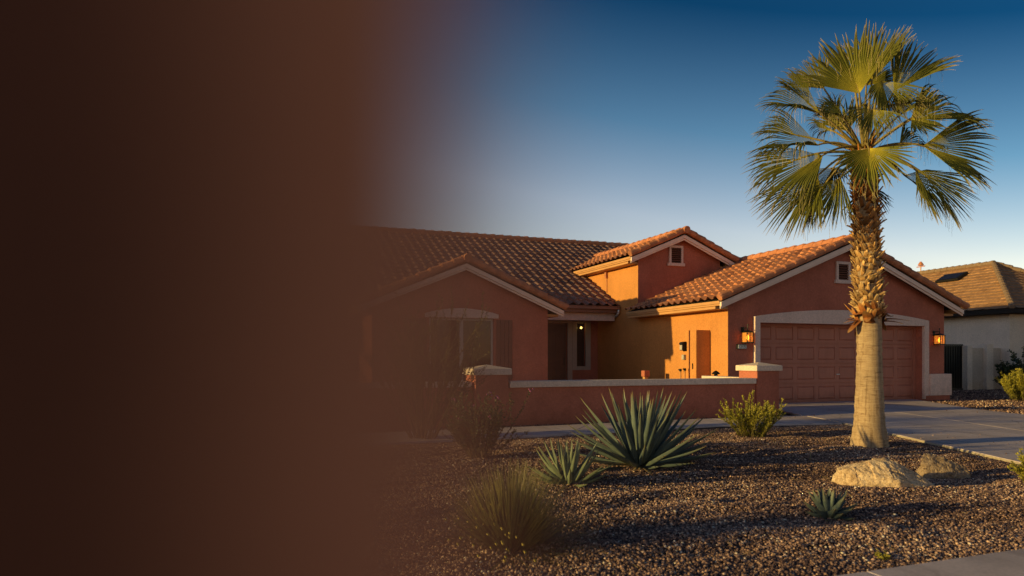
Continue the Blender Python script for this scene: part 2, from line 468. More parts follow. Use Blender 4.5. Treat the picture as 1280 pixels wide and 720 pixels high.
rd = MB(); rd.add([(-80,-9,.008),(80,-9,.008),(80,-.86,.008),(-80,-.86,.008)], [(0,1,2,3)]); struct(rd.build('road', M['asphalt']))

# gravel stones
from mathutils import noise as mnoise
def bed_h(x, y):
    """raked unevenness of the gravel bed, fading out at its edges"""
    e = min(1, max(0, (y-2.95)/.5)) * min(1, max(0, (9.45-y)/.6))
    xl = float(np.interp(y, [p[1] for p in DL[::-1]], [p[0] for p in DL[::-1]]))
    e *= min(1, max(0, (xl-.04-x)/.45))
    n = mnoise.fractal(Vector((x*.9, y*2.3, 3.1)), .8, 2.0, 4)
    return e*max(0, .034 + .036*n)
rows = []
for j in range(84):
    y = 2.92+j*.08
    rows.append([(x_*.1-7.5, y, bed_h(x_*.1-7.5, y)*.9+.002) for x_ in range(186)])
gb = MB(); gb.grid(rows); struct(gb.build('gravel_bed', M['gravelbase'], smooth=True))
def in_poly(px, py, poly):
    inside = np.zeros(len(px), bool); n = len(poly); j = n-1
    for i in range(n):
        xi, yi = poly[i]; xj, yj = poly[j]
        c = ((yi > py) != (yj > py)) & (px < (xj-xi)*(py-yi)/(yj-yi+1e-12)+xi)
        inside ^= c; j = i
    return inside
DRIVE = DL + DR[::-1]; WALK = WF + WB[::-1]
def frustum(px, py, m):
    r = px*RX+py*RY; f = px*FX+py*FY
    return (r > f*(-.6)-m) & (r < f*.78+m) & (f > 3.4)
ico_v, ico_f = None, None
bm = bmesh.new(); bmesh.ops.create_icosphere(bm, subdivisions=1, radius=1)
bm.verts.ensure_lookup_table(); ico_v = np.array([v.co[:] for v in bm.verts]); ico_f = np.array([[v.index for v in f.verts] for f in bm.faces]); bm.free()
oct_v = np.array([(1,0,0),(-1,0,0),(0,1,0),(0,-1,0),(0,0,1),(0,0,-1)], float)
oct_f = np.array([(0,2,4),(2,1,4),(1,3,4),(3,0,4),(2,0,5),(1,2,5),(3,1,5),(0,3,5)])
def stones(x0, x1, y0, y1, dens, r0, r1, base_v, base_f, margin=1.2):
    n = int((x1-x0)*(y1-y0)*dens)
    px = rng.uniform(x0, x1, n); py = rng.uniform(y0, y1, n)
    keep = frustum(px, py, margin) & ~in_poly(px, py, DRIVE) & ~in_poly(px, py, WALK)
    keep &= ~((py > 11.62) & (px < 10.4) & (py < 14))
    keep &= ~((py > 11.0) & (px > 10.4) & (px < 18.9) & in_poly(px, py, [(10.7,11.2),(12.1,14.5),(18.9,14.5),(18.9,18),(10,18)]))
    stray = (rng.random(len(px)) < .004) & frustum(px, py, margin) & (py < 11.2) & (px < 16) & (in_poly(px, py, DRIVE) | in_poly(px, py, WALK))
    lift = np.where(stray, .036, 0.0); keep |= stray
    px, py = px[keep], py[keep]; lift = lift[keep]; n = len(px)
    r = r0 + (r1-r0)*rng.random(n)**2.2
    q = rng.normal(size=(n,4)); q /= np.linalg.norm(q, axis=1)[:,None]
    w,x,y,z = q.T
    Rm = np.stack([1-2*(y*y+z*z),2*(x*y-z*w),2*(x*z+y*w),2*(x*y+z*w),1-2*(x*x+z*z),2*(y*z-x*w),2*(x*z-y*w),2*(y*z+x*w),1-2*(x*x+y*y)],1).reshape(n,3,3)
    s = rng.uniform(.6, 1.25, (n,1,3))
    V = base_v[None]*s*(1+rng.normal(0,.16,(n,len(base_v),1)))
    V = np.einsum('nij,nkj->nki', Rm, V)*r[:,None,None]
    V[:,:,2] *= .8
    hh = np.array([bed_h(a_, b_) if lf == 0 and b_ < 9.5 else 0.0 for a_, b_, lf in zip(px, py, lift)])
    V[:,:,0] += px[:,None]; V[:,:,1] += py[:,None]; V[:,:,2] += (r*rng.uniform(.15,.75,n)+lift+hh)[:,None]
    F = base_f[None] + (np.arange(n)*len(base_v))[:,None,None]
    patch = .06*np.sin(px*2.1+1.3*np.sin(py*1.7))+.05*np.sin(py*3.3+px*.8)
    tone = np.clip(rng.normal(.40,.25,n)+patch,0,1)
    return V.reshape(-1,3), F.reshape(-1,3), np.repeat(tone, len(base_v))
parts = [stones(-7.5,-2,2.91,9.6,2000,.008,.015,oct_v,oct_f),
         stones(-2,9.5,2.91,5.0,8200,.005,.0118,ico_v,ico_f),
         stones(-2,11,5.0,9.9,5200,.006,.0128,oct_v,oct_f),
         stones(2,12,11.1,11.62,1500,.011,.02,oct_v,oct_f),
         stones(9.5,12.4,10.8,14.3,1200,.011,.02,oct_v,oct_f),
         stones(14,32,8,18.3,330,.016,.032,oct_v,oct_f)]
vo = 0; Vs=[];Fs=[];Ts=[]
for v_, f_, t_ in parts:
    Vs.append(v_); Fs.append(f_+vo); Ts.append(t_); vo += len(v_)
Vs = np.concatenate(Vs).astype(np.float32); Fs = np.concatenate(Fs).astype(np.int32); Ts = np.concatenate(Ts).astype(np.float32)
me = D.meshes.new('gravel'); me.vertices.add(len(Vs)); me.vertices.foreach_set('co', Vs.ravel())
me.loops.add(Fs.size); me.loops.foreach_set('vertex_index', Fs.ravel())
me.polygons.add(len(Fs)); me.polygons.foreach_set('loop_start', np.arange(0, Fs.size, 3, dtype=np.int32))
me.update(calc_edges=True)
at_ = me.attributes.new('tone', 'FLOAT', 'POINT'); at_.data.foreach_set('value', Ts)
me.materials.append(M['stone']); o = D.objects.new('gravel', me); COL.objects.link(o); struct(o, 'stuff')

# ------------------------------------------------------------------ the house
house = thing('house', (11.16,14.25,0), 'terracotta stucco house with clay tile roofs, arched garage surround and shaded porch', 'house')
GZ = lambda u, c, pk, s: pk - s*abs(u-c)
# garage front wall: concave outline round the door opening
UP_L = 5.12-.42*(12.7-11.16)
GC, GP, GS = 14.98, 4.28, .40
def gtop(u): return GZ(u, GC, GP, GS)
fw = MB()
fw.prism([(11.16,0),(12.08,0),(12.08,2.15),(17.93,2.15),(17.93,0),(18.8,0),(18.8,gtop(18.8)),(GC,GP),(11.16,gtop(11.16))], 'y', 14.25, 14.6)
fw.box(18.56, 18.8, 14.602, 24, 0, gtop(18.8))
fw.build('wall', M['stucco'], house)
fw = MB()   # left-facing wall shared by garage and upper storey
fw.prism([(14.602,0),(24.5,0),(24.5,4.38),(18.602,4.38),(18.602,gtop(11.16)),(14.602,gtop(11.16))], 'x', 11.16, 11.4)
fw.prism([(14.25,0),(14.603,0),(14.603,gtop(11.16)),(14.25,gtop(11.16))], 'x', 11.157, 11.1595)
fw.prism([(18.602,4.382),(24,4.382),(24,UP_L),(18.602,UP_L)], 'x', 11.16, 11.399)
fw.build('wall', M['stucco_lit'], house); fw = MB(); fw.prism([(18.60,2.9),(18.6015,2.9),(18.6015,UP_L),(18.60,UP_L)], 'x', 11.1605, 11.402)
fw.build('wall', M['stucco'], house)
# upper storey front gable
UC, UP, US = 12.7, 5.12, .42
uw = MB(); uw.prism([(11.402,2.4),(14.25,2.4),(14.25,UP-US*(14.25-UC)),(UC,UP),(11.402,UP-US*(UC-11.402))], 'y', 18.602, 18.85)
uw.box(14.0, 14.25, 18.852, 24, 3.4, UP-US*(14.25-UC))
uw.build('wall', M['stucco'], house)
# wing with the window
WC, WP, WS = 5.20, 3.70, .42
WY = 17.6
def wtop(u): return GZ(u, WC, WP, WS)
ww = MB()
ww.prism([(2.75,0),(5.15,0),(5.15,.55),(4.25,.55),(4.25,2.31),(5.15,2.31),(5.15,wtop(5.15)),(2.75,wtop(2.75))], 'y', WY, WY+.22)
ww.prism([(5.15,0),(7.65,0),(7.65,wtop(7.65)),(WC,WP),(5.15,wtop(5.15)),(5.15,2.31),(6.05,2.31),(6.05,.55),(5.15,.55)], 'y', WY, WY+.22)
ww.prism([(WY+.222,0),(21.3,0),(21.3,wtop(7.65)),(WY+.222,wtop(7.65))], 'x', 7.43, 7.65)
ww.prism([(WY+.222,0),(20.4,0),(20.4,wtop(2.75)),(WY+.222,wtop(2.75))], 'x', 2.75, 2.97)
ww.build('wall', M['stucco'], house)
# main range: porch back wall and the wall left of the wing
mw = MB()
mw.prism([(7.65,0),(9.0,0),(9.0,2.42),(9.98,2.42),(9.98,0),(10.33,0),(10.33,2.44),(10.67,2.44),(10.67,.95),(10.33,.95),(10.33,0),(11.158,0),(11.158,2.75),(7.65,2.75)], 'y', 21.3, 21.5)
mw.build('wall', M['stucco'], house); mw = MB()
mw.box(-6, 2.748, 20.4, 20.62, 0, 3.12)
mw.prism([(20.622,0),(31.2,0),(31.2,3.1),(25.9,5.8),(20.622,3.2)], 'x', -6, -5.78)
mw.build('wall', M['stucco'], house)
pc = MB(); pc.box(7.66, 11.15, 20.0, 21.29, 2.60, 2.66); pc.box(9.0,9.98,21.46,21.49,0,2.42)
pc.build('porch_ceiling', M['beam'], house)
bmo = MB(); bmo.box(7.655, 11.10, 19.98, 20.2, 2.46, 2.72); bmo.build('porch_beam', M['trim'], house, bevel=.01)
# soft floor of the courtyard is the ground

# --- roofs
sl = lambda s: Vector((1,0,s)).normalized()
# garage
GTZ = 4.40
ge = 4.27                                   # half width to the eave
gz_e = GTZ - GS*ge
gl = math.hypot(ge, GS*ge)
groof = merge(
    tile_plane((GC-ge, 18.585, gz_e), (0,-1,0), 18.585-13.93, (1,0,GS), gl),
    tile_plane((GC+ge, 13.93, gz_e), (0,1,0), 24-13.93, (-1,0,GS), gl),
    tile_plane((GC-.75, 24, GTZ-GS*.75), (0,-1,0), 24-18.6, (1,0,GS), math.hypot(.75,.75*GS))).build('roof', M['tile_main'], house, smooth=False, fix=False)
def deck(mb, pts, th=.03):
    mb.add([Vector(p) for p in pts] + [Vector(p)-Vector((0,0,th)) for p in pts], [(0,1,2,3),(7,6,5,4),(0,4,5,1),(1,5,6,2),(2,6,7,3),(3,7,4,0)])
    return mb
dk = MB()
q = .045
deck(dk, [(GC-ge+.03,13.97,gz_e-q+.012),(GC,13.97,GTZ-q),(GC,18.58,GTZ-q),(GC-ge+.03,18.58,gz_e-q+.012)])
deck(dk, [(GC,13.97,GTZ-q),(GC+ge-.03,13.97,gz_e-q+.012),(GC+ge-.03,24,gz_e-q+.012),(GC,24,GTZ-q)])
dk.build('roof_deck', M['dark'], groof)
cr = cap_row((GC,13.86,GTZ+.05),(GC,24,GTZ+.05),.12,.10)
cr.build('ridge_cap', M['cap_tile'], groof, smooth=False)
rk = MB()
cap_row((GC-ge-.03,13.93,gz_e+.035),(GC-.05,13.93,GTZ+.045),.10,.082,.36,10,0,rk)
cap_row((GC+ge+.03,13.93,gz_e+.035),(GC+.05,13.93,GTZ+.045),.10,.082,.36,10,0,rk)
rk.build('rake_cap', M['cap_tile'], groof)
def rake_fascia(mb, c, pk, s, e, y0, y1, h=.115, drop=.075):
    for sg in (-1, 1):
        a = (c+sg*e, pk-s*e-drop); b = (c, pk-drop)
        poly = [(a[0],a[1]-h),(a[0],a[1]),(b[0],b[1]),(b[0],b[1]-h)]
        mb.prism(poly, 'y', y0, y1)
        poly2 = [(a[0]-sg*.0,a[1]-h-.055),(a[0],a[1]-h-.003),(b[0],b[1]-h-.003),(b[0],b[1]-h-.055)]
        mb.prism(poly2, 'y', y0+.035, y1)
    return mb
fa = rake_fascia(MB(), GC, GTZ, GS, ge-.02, 13.955, 14.02); fa.build('fascia', M['fascia'], groof, bevel=.005)
def eave_box(mb, u_out, u_in, y0, y1, z):
    """stepped eave moulding running along y; u_out is the outer side"""
    s = 1 if u_in > u_out else -1
    for (a, b, za, zb) in ((0,.10,-.085,-.01),(.02,.12,-.13,-.087),(.055,.45,-.20,-.132)):
        xa, xb = u_out+s*a, u_out+s*b
        if s*(u_in-xb) < 0: xb = u_in
        mb.box(min(xa,xb), max(xa,xb), y0 + (.225 if a == .055 else 0), y1, z+za, z+zb)
    return mb
ev = eave_box(MB(), GC-ge+.01, 11.158, 14.03, 18.58, gz_e-.02)
ev.build('eave', M['eave'], groof, bevel=.006)
ev = eave_box(MB(), GC+ge-.01, 18.802, 14.03, 24, gz_e-.02); ev.build('eave', M['eave'], groof, bevel=.006)

# upper storey roof
UTZ = 5.22; ue = 1.95; uz_e = UTZ-US*ue; ul = math.hypot(ue, US*ue); UY = 18.3
uroof = merge(
    tile_plane((UC-ue, 24.6, uz_e), (0,-1,0), 24.6-UY, (1,0,US), ul),
    tile_plane((UC+ue, UY, uz_e), (0,1,0), 24.6-UY, (-1,0,US), ul)).build('roof', M['tile_main'], house, fix=False)
dk = MB()
deck(dk, [(UC-ue+.03,UY+.04,uz_e-q+.012),(UC,UY+.04,UTZ-q),(UC,24.6,UTZ-q),(UC-ue+.03,24.6,uz_e-q+.012)])
deck(dk, [(UC,UY+.04,UTZ-q),(UC+ue-.03,UY+.04,uz_e-q+.012),(UC+ue-.03,24.6,uz_e-q+.012),(UC,24.6,UTZ-q)])
dk.build('roof_deck', M['dark'], uroof)
cap_row((UC,UY-.08,UTZ+.05),(UC,24.6,UTZ+.05),.12,.10).build('ridge_cap', M['cap_tile'], uroof)
rk = MB(); cap_row((UC-ue-.03,UY,uz_e+.035),(UC-.05,UY,UTZ+.045),.10,.082,.36,10,0,rk); cap_row((UC+ue+.03,UY,uz_e+.035),(UC+.05,UY,UTZ+.045),.10,.082,.36,10,0,rk)
rk.build('rake_cap', M['cap_tile'], uroof)
rake_fascia(MB(), UC, UTZ, US, ue-.02, UY+.025, UY+.09).build('fascia', M['fascia'], uroof, bevel=.005)
eave_box(MB(), UC-ue+.01, 11.158, UY+.1, 24, uz_e-.02).build('eave', M['eave'], uroof, bevel=.006)
eave_box(MB(), UC+ue-.01, 14.252, UY+.1, 24, uz_e-.02).build('eave', M['eave'], uroof, bevel=.006)

# main range roof
MS = .50; my0, mz0, myr = 19.72, 2.93, 25.9
mzr = mz0 + MS*(myr-my0); ml = math.hypot(myr-my0, mzr-mz0)
mroof = merge(
    tile_plane((-6.5, my0, mz0), (1,0,0), 11.15+6.5, (0,1,MS), ml),
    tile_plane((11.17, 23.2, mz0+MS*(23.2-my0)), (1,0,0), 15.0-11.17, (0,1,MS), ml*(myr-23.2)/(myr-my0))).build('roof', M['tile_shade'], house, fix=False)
dk = MB(); deck(dk, [(-6.5,my0+.03,mz0-q+.012),(11.15,my0+.03,mz0-q+.012),(11.15,myr,mzr-q),(-6.5,myr,mzr-q)])
deck(dk, [(-6.5,myr,mzr-q),(15,myr,mzr-q),(15,32,mz0-q),(-6.5,32,mz0-q)])
dk.prism([(26.0,2.6),(31.4,2.6),(26.0,mzr-.1)], 'x', -6, -5.9)
dk.build('roof_deck', M['dark'], mroof)
cap_row((15.0,myr,mzr+.05),(-6.5,myr,mzr+.05),.12,.10).build('ridge_cap', M['cap_tile'], mroof)
gt = MB()
gt.box(7.9, 11.10, my0-.10, my0+.03, mz0-.115, mz0-.012); gt.box(7.9, 11.10, my0-.12, my0+.03, mz0-.03, mz0-.010); gt.box(7.9,11.12,my0+.032,my0+.26,mz0-.215,mz0-.118)
gt.build('gutter', M['gutter'], mroof, bevel=.008)
gt = MB(); gt.box(-6.4, 2.3, my0-.10, my0+.03, mz0-.115, mz0-.012); gt.build('gutter', M['gutter'], mroof, bevel=.008)
ds = MB(); ds.tube([(11.07,my0-.05,mz0-.06),(11.07,my0-.05,mz0-.2),(11.11,my0+.1,mz0-.28),(11.125,my0+.28,mz0-.34)], .035, 8)
ds.build('downspout', M['white'], mroof, smooth=True)

# wing roof
WTZ = 3.82; we = 2.85; wz_e = WTZ-WS*we; wl = math.hypot(we, WS*we); wy0 = 17.3; wy1 = 22.0
wroof = merge(
    tile_plane((WC-we, wy1, wz_e), (0,-1,0), wy1-wy0, (1,0,WS), wl),
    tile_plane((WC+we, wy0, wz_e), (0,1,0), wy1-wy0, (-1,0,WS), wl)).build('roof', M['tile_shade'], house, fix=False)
dk = MB()
deck(dk, [(WC-we+.03,wy0+.04,wz_e-q+.012),(WC,wy0+.04,WTZ-q),(WC,wy1,WTZ-q),(WC-we+.03,wy1,wz_e-q+.012)])
deck(dk, [(WC,wy0+.04,WTZ-q),(WC+we-.03,wy0+.04,wz_e-q+.012),(WC+we-.03,wy1,wz_e-q+.012),(WC,wy1,WTZ-q)])
dk.build('roof_deck', M['dark'], wroof)
cap_row((WC,wy0-.08,WTZ+.05),(WC,wy1,WTZ+.05),.12,.10).build('ridge_cap', M['cap_tile'], wroof)
rk = MB(); cap_row((WC-we-.03,wy0,wz_e+.035),(WC-.05,wy0,WTZ+.045),.10,.082,.36,10,0,rk); cap_row((WC+we+.03,wy0,wz_e+.035),(WC+.05,wy0,WTZ+.045),.10,.082,.36,10,0,rk)
rk.build('rake_cap', M['cap_tile'], wroof)
rake_fascia(MB(), WC, WTZ, WS, we-.02, wy0+.025, wy0+.09).build('fascia', M['fascia'], wroof, bevel=.005)
eave_box(MB(), WC+we-.01, 7.652, wy0+.1, 19.6, wz_e-.02).build('eave', M['eave'], wroof, bevel=.006)
eave_box(MB(), WC-we+.01, 2.748, wy0+.1, 20.3, wz_e-.02).build('eave', M['eave'], wroof, bevel=.006)

# --- garage door
gd = thing('x', (0,0,0), '', ''); D.objects.remove(gd)
gdo = MB(); DY = 14.50
x0, x1 = 12.085, 17.925
gdo.box(x0, x1, DY+.035, DY+.06, .02, 2.16)
nr, ncx = 4, 8
ph = 2.14/nr; pw = (x1-x0)/ncx
for r in range(nr):
    z0 = .02 + r*ph; z1 = z0+ph
    gdo.box(x0, x1, DY+.030, DY+.034, z0+.010, z1-.010)
gdoor = gdo.build('garage_door', M['garage_door'], house, bevel=.006)
def raised(mb, xa, xb, za, zb, y, d1=.020, d2=.010, w=.026):
    """a pressed panel: sunk bead with a raised field, facing -y"""
    v = [(xa,y,za),(xb,y,za),(xb,y,zb),(xa,y,zb)]
    a = .014
    v += [(xa+a,y+d1,za+a),(xb-a,y+d1,za+a),(xb-a,y+d1,zb-a),(xa+a,y+d1,zb-a)]
    b = a+w
    v += [(xa+b,y-d2*.2,za+b),(xb-b,y-d2*.2,za+b),(xb-b,y-d2*.2,zb-b),(xa+b,y-d2*.2,zb-b)]
    f = []
    for k in (0, 4):
        f += [(k+i, k+(i+1)%4, k+4+(i+1)%4, k+4+i) for i in range(4)]
    f.append((8,9,10,11))
    mb.add(v, f)
# the face sheet with pressed panels
for r in range(nr):
    z0 = .02 + r*ph+.010; z1 = z0+ph-.020
    pan = MB(); y = DY+.0095
    xs = [x0]
    for c in range(ncx):
        xs += [x0+c*pw+.07, x0+(c+1)*pw-.07]
    xs.append(x1)
    za, zb = z0+.085, z1-.075
    for i in range(len(xs)-1):
        if i % 2 == 1:
            raised(pan, xs[i], xs[i+1], za, zb, y)
            pan.add([(xs[i],y,z0),(xs[i+1],y,z0),(xs[i+1],y,za),(xs[i],y,za)], [(0,1,2,3)])
            pan.add([(xs[i],y,zb),(xs[i+1],y,zb),(xs[i+1],y,z1),(xs[i],y,z1)], [(0,1,2,3)])
        else:
            pan.add([(xs[i],y,z0),(xs[i+1],y,z0),(xs[i+1],y,z1),(xs[i],y,z1)], [(0,1,2,3)])
    edge_ = pan.add([(x0,y,z0),(x1,y,z0),(x1,y+.02,z0),(x0,y+.02,z0)],[(0,1,2,3)]); pan.add([(x0,y,z1),(x1,y,z1),(x1,y+.02,z1),(x0,y+.02,z1)],[(0,1,2,3)]); pan.build('panel', M['garage_door'], gdoor)
hd = MB(); hx = x0+4*pw; hd.box(hx-.012, hx+.012, DY-.03, DY+.009, .78, .80); hd.tube([(hx-.055,DY-.03,.79),(hx+.055,DY-.03,.79)], .012, 8)
hd.build('handle', M['white'], gdoor)
# door stop moulding
st = MB(); st.box(17.86,17.928,DY-.045,DY+.004,.02,2.148); st.box(12.082,12.15,DY-.045,DY+.004,.02,2.148); st.box(12.152,17.858,DY-.045,DY+.004,2.10,2.148)
st.build('door_stop', M['garage_door'], house)
# arched surround, proud of the wall
su = MB(); y0, y1 = 14.16, 14.248
arc = []
for i in range(25):
    t = i/24; u = 11.93 + t*(18.09-11.93)
    arc.append((u, 2.31 + .225*(1-(2*t-1)**2)))
su.prism([(11.93,.06),(12.10,.06),(12.10,2.15),(17.91,2.15),(17.91,.06),(18.09,.06)] + arc[::-1], 'y', y0, y1)
su.build('door_surround', M['trim'], house, bevel=.008)
pl = MB(); pl.box(18.093, 18.92, 14.10, 14.248, .16, .78); pl.box(18.803,18.92,14.25,14.9,.16,.78); pl.build('wainscot_block', M['trim'], house, bevel=.01)
pl = MB(); pl.box(17.96, 18.88, 14.13, 14.247, .0, .157); pl.build('plinth', M['stucco'], house, bevel=.008)
# gable vents
def vent(c, z0, z1, w, y, root):
    fr = MB(); a = .075
    fr.box(c-w/2, c-w/2+a, y-.05, y-.002, z0+.10, z1); fr.box(c+w/2-a, c+w/2, y-.05, y-.002, z0+.10, z1)
    fr.box(c-w/2+a+.001, c+w/2-a-.001, y-.05, y-.002, z1-a, z1)
    fr.box(c-w/2-.05, c+w/2+.05, y-.07, y-.002, z0, z0+.099)
    f = fr.build('gable_vent', M['trim'], root, bevel=.006)
    lv = MB(); lv.box(c-w/2+a, c+w/2-a, y-.006, y-.003, z0+.10, z1-a)
    lv.build('backing', M['dark'], f)
    lv = MB(); zz = z0+.12
    while zz < z1-a-.03:
        lv.obox((c, y-.025, zz), (w/2-a,0,0), (0,.022,.018), (0,.003,-.004)); zz += .062
    lv.build('louvre', M['shutter'], f)
vent(14.93, 3.26, 3.86, .50, 14.25, house)
vent(12.54, 4.17, 4.83, .52, 18.60, house)

# --- window in the wing
WY0 = WY
wf = MB(); y0, y1 = WY+.06, WY+.13
wf.box(4.25, 4.31, y0, y1, .55, 2.31); wf.box(5.99, 6.05, y0, y1, .55, 2.31); wf.box(4.312, 5.988, y0, y1, 2.25, 2.309); wf.box(4.312, 5.988, y0, y1, .552, .61)
wf.box(5.10, 5.20, y0-.01, y1, .612, 2.248)
win = wf.build('window', M['frame'], house, bevel=.006)
for a, b in ((4.312,5.098),(5.202,5.988)):
    p = MB(); p.box(a, b, WY+.085, WY+.10, .612, 2.248); p.build('pane', M['glass'], win)
li = MB(); arc = [(4.13+ (6.17-4.13)*i/16, 2.42+.15*(1-(2*i/16-1)**2)) for i in range(17)]
li.prism([(4.13,2.312),(6.17,2.312)]+arc[::-1], 'y', WY-.06, WY-.002); li.build('lintel', M['trim'], house, bevel=.006)
si = MB(); si.box(4.13,6.17,WY-.07,WY-.002,.46,.549); si.build('sill', M['trim'], house, bevel=.006)
for u0 in (6.12, 3.72):
    sh = MB(); w = .46/4
    for k in range(4): sh.box(u0+k*w+.004, u0+(k+1)*w-.004, WY-.03, WY-.003, .5, 2.28)
    sh.box(u0, u0+.46, WY-.05, WY-.0305, 1.98, 2.0); sh.box(u0, u0+.46, WY-.05, WY-.0305, .7, .78)
    sh.build('shutter', M['shutter'], house, bevel=.004)
# --- porch: door, sidelight
fd = MB(); fd.box(9.0,9.97,21.36,21.42,.03,2.40)
fdo = fd.build('front_door', M['door'], house)
for (za, zb) in ((.2,.95),(1.1,2.25)):
    for (xa, xb) in ((9.08,9.45),(9.53,9.9)):
        p = MB(); raised(p, xa, xb, za, zb, 21.355); p.build('panel', M['door'], fdo)
p = MB(); p.box(9.87,9.91,21.30,21.354,1.0,1.25); p.tube([(9.89,21.28,1.05),(9.80,21.28,1.05)],.012,6); p.build('handle', M['black'], fdo)
df = MB(); df.box(9.985,10.16,21.24,21.298,.03,2.52); df.box(8.9,9.983,21.24,21.298,2.423,2.52); df.build('door_frame', M['frame'], house, bevel=.006)
sf = MB(); sf.box(10.165,10.33,21.24,21.298,.82,2.50); sf.box(10.67,10.86,21.24,21.298,.82,2.50); sf.box(10.331,10.669,21.24,21.298,2.44,2.50); sf.box(10.331,10.669,21.24,21.298,.82,.95)
swin = sf.build('window', M['frame'], house, bevel=.006)
p = MB(); p.box(10.33,10.67,21.37,21.385,.95,2.44); p.build('pane', M['glass'], swin)
# --- utility cabinet built against the left-facing wall
cb = MB(); cb.box(10.72,11.158,14.97,15.27,.1,1.97); cb.box(10.72,11.158,15.292,15.56,.1,1.97); cb.box(10.76,11.158,15.271,15.291,.1,1.96)
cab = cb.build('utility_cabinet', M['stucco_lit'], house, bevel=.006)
p = MB(); p.box(10.704,10.719,15.10,15.13,.95,1.10); p.build('handle', M['black'], cab)
p = MB(); p.box(10.69,10.719,15.24,15.258,.1,1.97); p.build('edge_strip', M['shutter'], cab)

# ------------------------------------------------------------------ wall lanterns and fittings
def lantern(loc, label):
    t = thing('wall_lantern', loc, label, 'lamp', 'lit lanterns on the garage wall')
    x, y, z = loc
    m = MB(); m.box(x-.10,x-.02,y-.018,y-.001,z+.11,z+.24); m.tube([(x-.06,y-.015,z+.19),(x-.04,y-.10,z+.22),(x+.0,y-.13,z+.20),(x+.0,y-.13,z+.13)], .012, 6)
    m.tube([(x,y-.13,z+.20),(x,y-.13,z+.29)], [.012,.008], 6); m.tube([(x,y-.13,z+.275),(x,y-.13,z+.305)], .018, 6)
    m.build('bracket', M['black'], t)
    c = (x, y-.13); r = .095
    m = MB()
    for sx in (-1,1):
        for sy in (-1,1): m.box(c[0]+sx*r-.009, c[0]+sx*r+.009, c[1]+sy*r-.009, c[1]+sy*r+.009, z-.145, z+.095)
    m.box(c[0]-r-.012, c[0]+r+.012, c[1]-r-.012, c[1]+r+.012, z-.175, z-.146)
    m.box(c[0]-.006, c[0]+.006, c[1]-r-.006, c[1]-r+.004, z-.145, z+.095)
    m.add([(c[0]-r-.03,c[1]-r-.03,z+.096),(c[0]+r+.03,c[1]-r-.03,z+.096),(c[0]+r+.03,c[1]+r+.03,z+.096),(c[0]-r-.03,c[1]+r+.03,z+.096),
           (c[0]-.03,c[1]-.03,z+.155),(c[0]+.03,c[1]-.03,z+.155),(c[0]+.03,c[1]+.03,z+.155),(c[0]-.03,c[1]+.03,z+.155)],
          [(3,2,1,0),(0,1,5,4),(1,2,6,5),(2,3,7,6),(3,0,4,7),(4,5,6,7)])
    cg = m.build('lantern_cage', M['black'], t)
    m = MB()
    for sx in (-1, 1):
        m.box(c[0]+sx*(r-.004)-.002, c[0]+sx*(r-.004)+.002, c[1]-r+.01, c[1]+r-.01, z-.145, z+.094)
        m.box(c[0]-r+.01, c[0]+r-.01, c[1]+sx*(r-.004)-.002, c[1]+sx*(r-.004)+.002, z-.145, z+.094)
    m.build('glass', M['amber'], t)
    m = MB(); m.tube([(c[0],c[1],z-.10),(c[0],c[1],z-.06),(c[0],c[1],z),(c[0],c[1],z+.04)], [.012,.034,.03,.01], 8); m.build('bulb', M['bulb'], t, smooth=True)
    return t
L1 = lantern((11.66,14.248,1.79), 'lit black lantern with amber glass above the house number plate')
dup(L1, (18.44,14.248,1.79), 'lit black lantern with amber glass above the pale wainscot block')
sg = thing('house_number_sign', (11.56,14.248,1.53), 'small black framed house number plate reading 12170 below the lantern', 'sign')
m = MB(); m.box(11.41,11.71,14.215,14.247,1.465,1.595); m.build('backing', M['black'], sg, bevel=.006)
m = MB(); m.box(11.445,11.695,14.208,14.214,1.483,1.577); m.build('face', M['white'], sg)
cu = D.curves.new('number', 'FONT'); cu.body = '12170'; cu.size = .098; cu.align_x = 'CENTER'; cu.align_y = 'CENTER'; cu.offset = .0008; cu.extrude = .0015
to = D.objects.new('number', cu); COL.objects.link(to); bpy.context.view_layer.update()
nm = D.meshes.new_from_object(to.evaluated_get(bpy.context.evaluated_depsgraph_get())); D.objects.remove(to)
no = D.objects.new('number', nm); COL.objects.link(no); nm.materials.clear(); nm.materials.append(M['black']); no.parent = sg
no.location = (.01,-.0425,0); no.rotation_euler = (rad(90),0,0); no.scale = (.86,1,1)
# meter and junction boxes on the cabinet / wall
mt = thing('electric_meter', (10.72,15.46,1.52), 'dark hooded meter box with a pale front on the sunlit cabinet', 'meter box')
m = MB(); m.box(10.60,10.702,15.40,15.53,1.44,1.62); m.prism([(10.57,1.60),(10.60,1.66),(10.702,1.68),(10.702,1.60)], 'y', 15.39, 15.54); m.build('box', M['black'], mt, bevel=.004)
m = MB(); m.box(10.585,10.599,15.415,15.515,1.455,1.585); m.build('face', M['frame'], mt)
m = MB(); m.box(10.703,10.7195,15.38,15.55,1.42,1.66); m.build('plate', M['black'], mt)
jb = thing('junction_box', (10.72,15.46,1.25), 'small square grey junction box below the meter on the cabinet', 'junction box')
m = MB(); m.box(10.65,10.719,15.42,15.52,1.19,1.33); m.build('box', M['steel'], jb, bevel=.006)
m = MB(); m.box(10.64,10.649,15.43,15.51,1.2,1.32); m.build('lid', M['frame'], jb)
cx = thing('cable_box', (11.155,20.6,3.98), 'small weathered cable box high on the sunlit upper wall', 'cable box')
m = MB(); m.box(11.08,11.158,20.55,20.66,3.95,4.18); m.build('box', M['cap_tile'], cx, bevel=.006)
m = MB(); m.tube([(11.14,20.6,3.95),(11.14,20.6,3.45)], .012, 6); m.build('conduit', M['cap_tile'], cx)
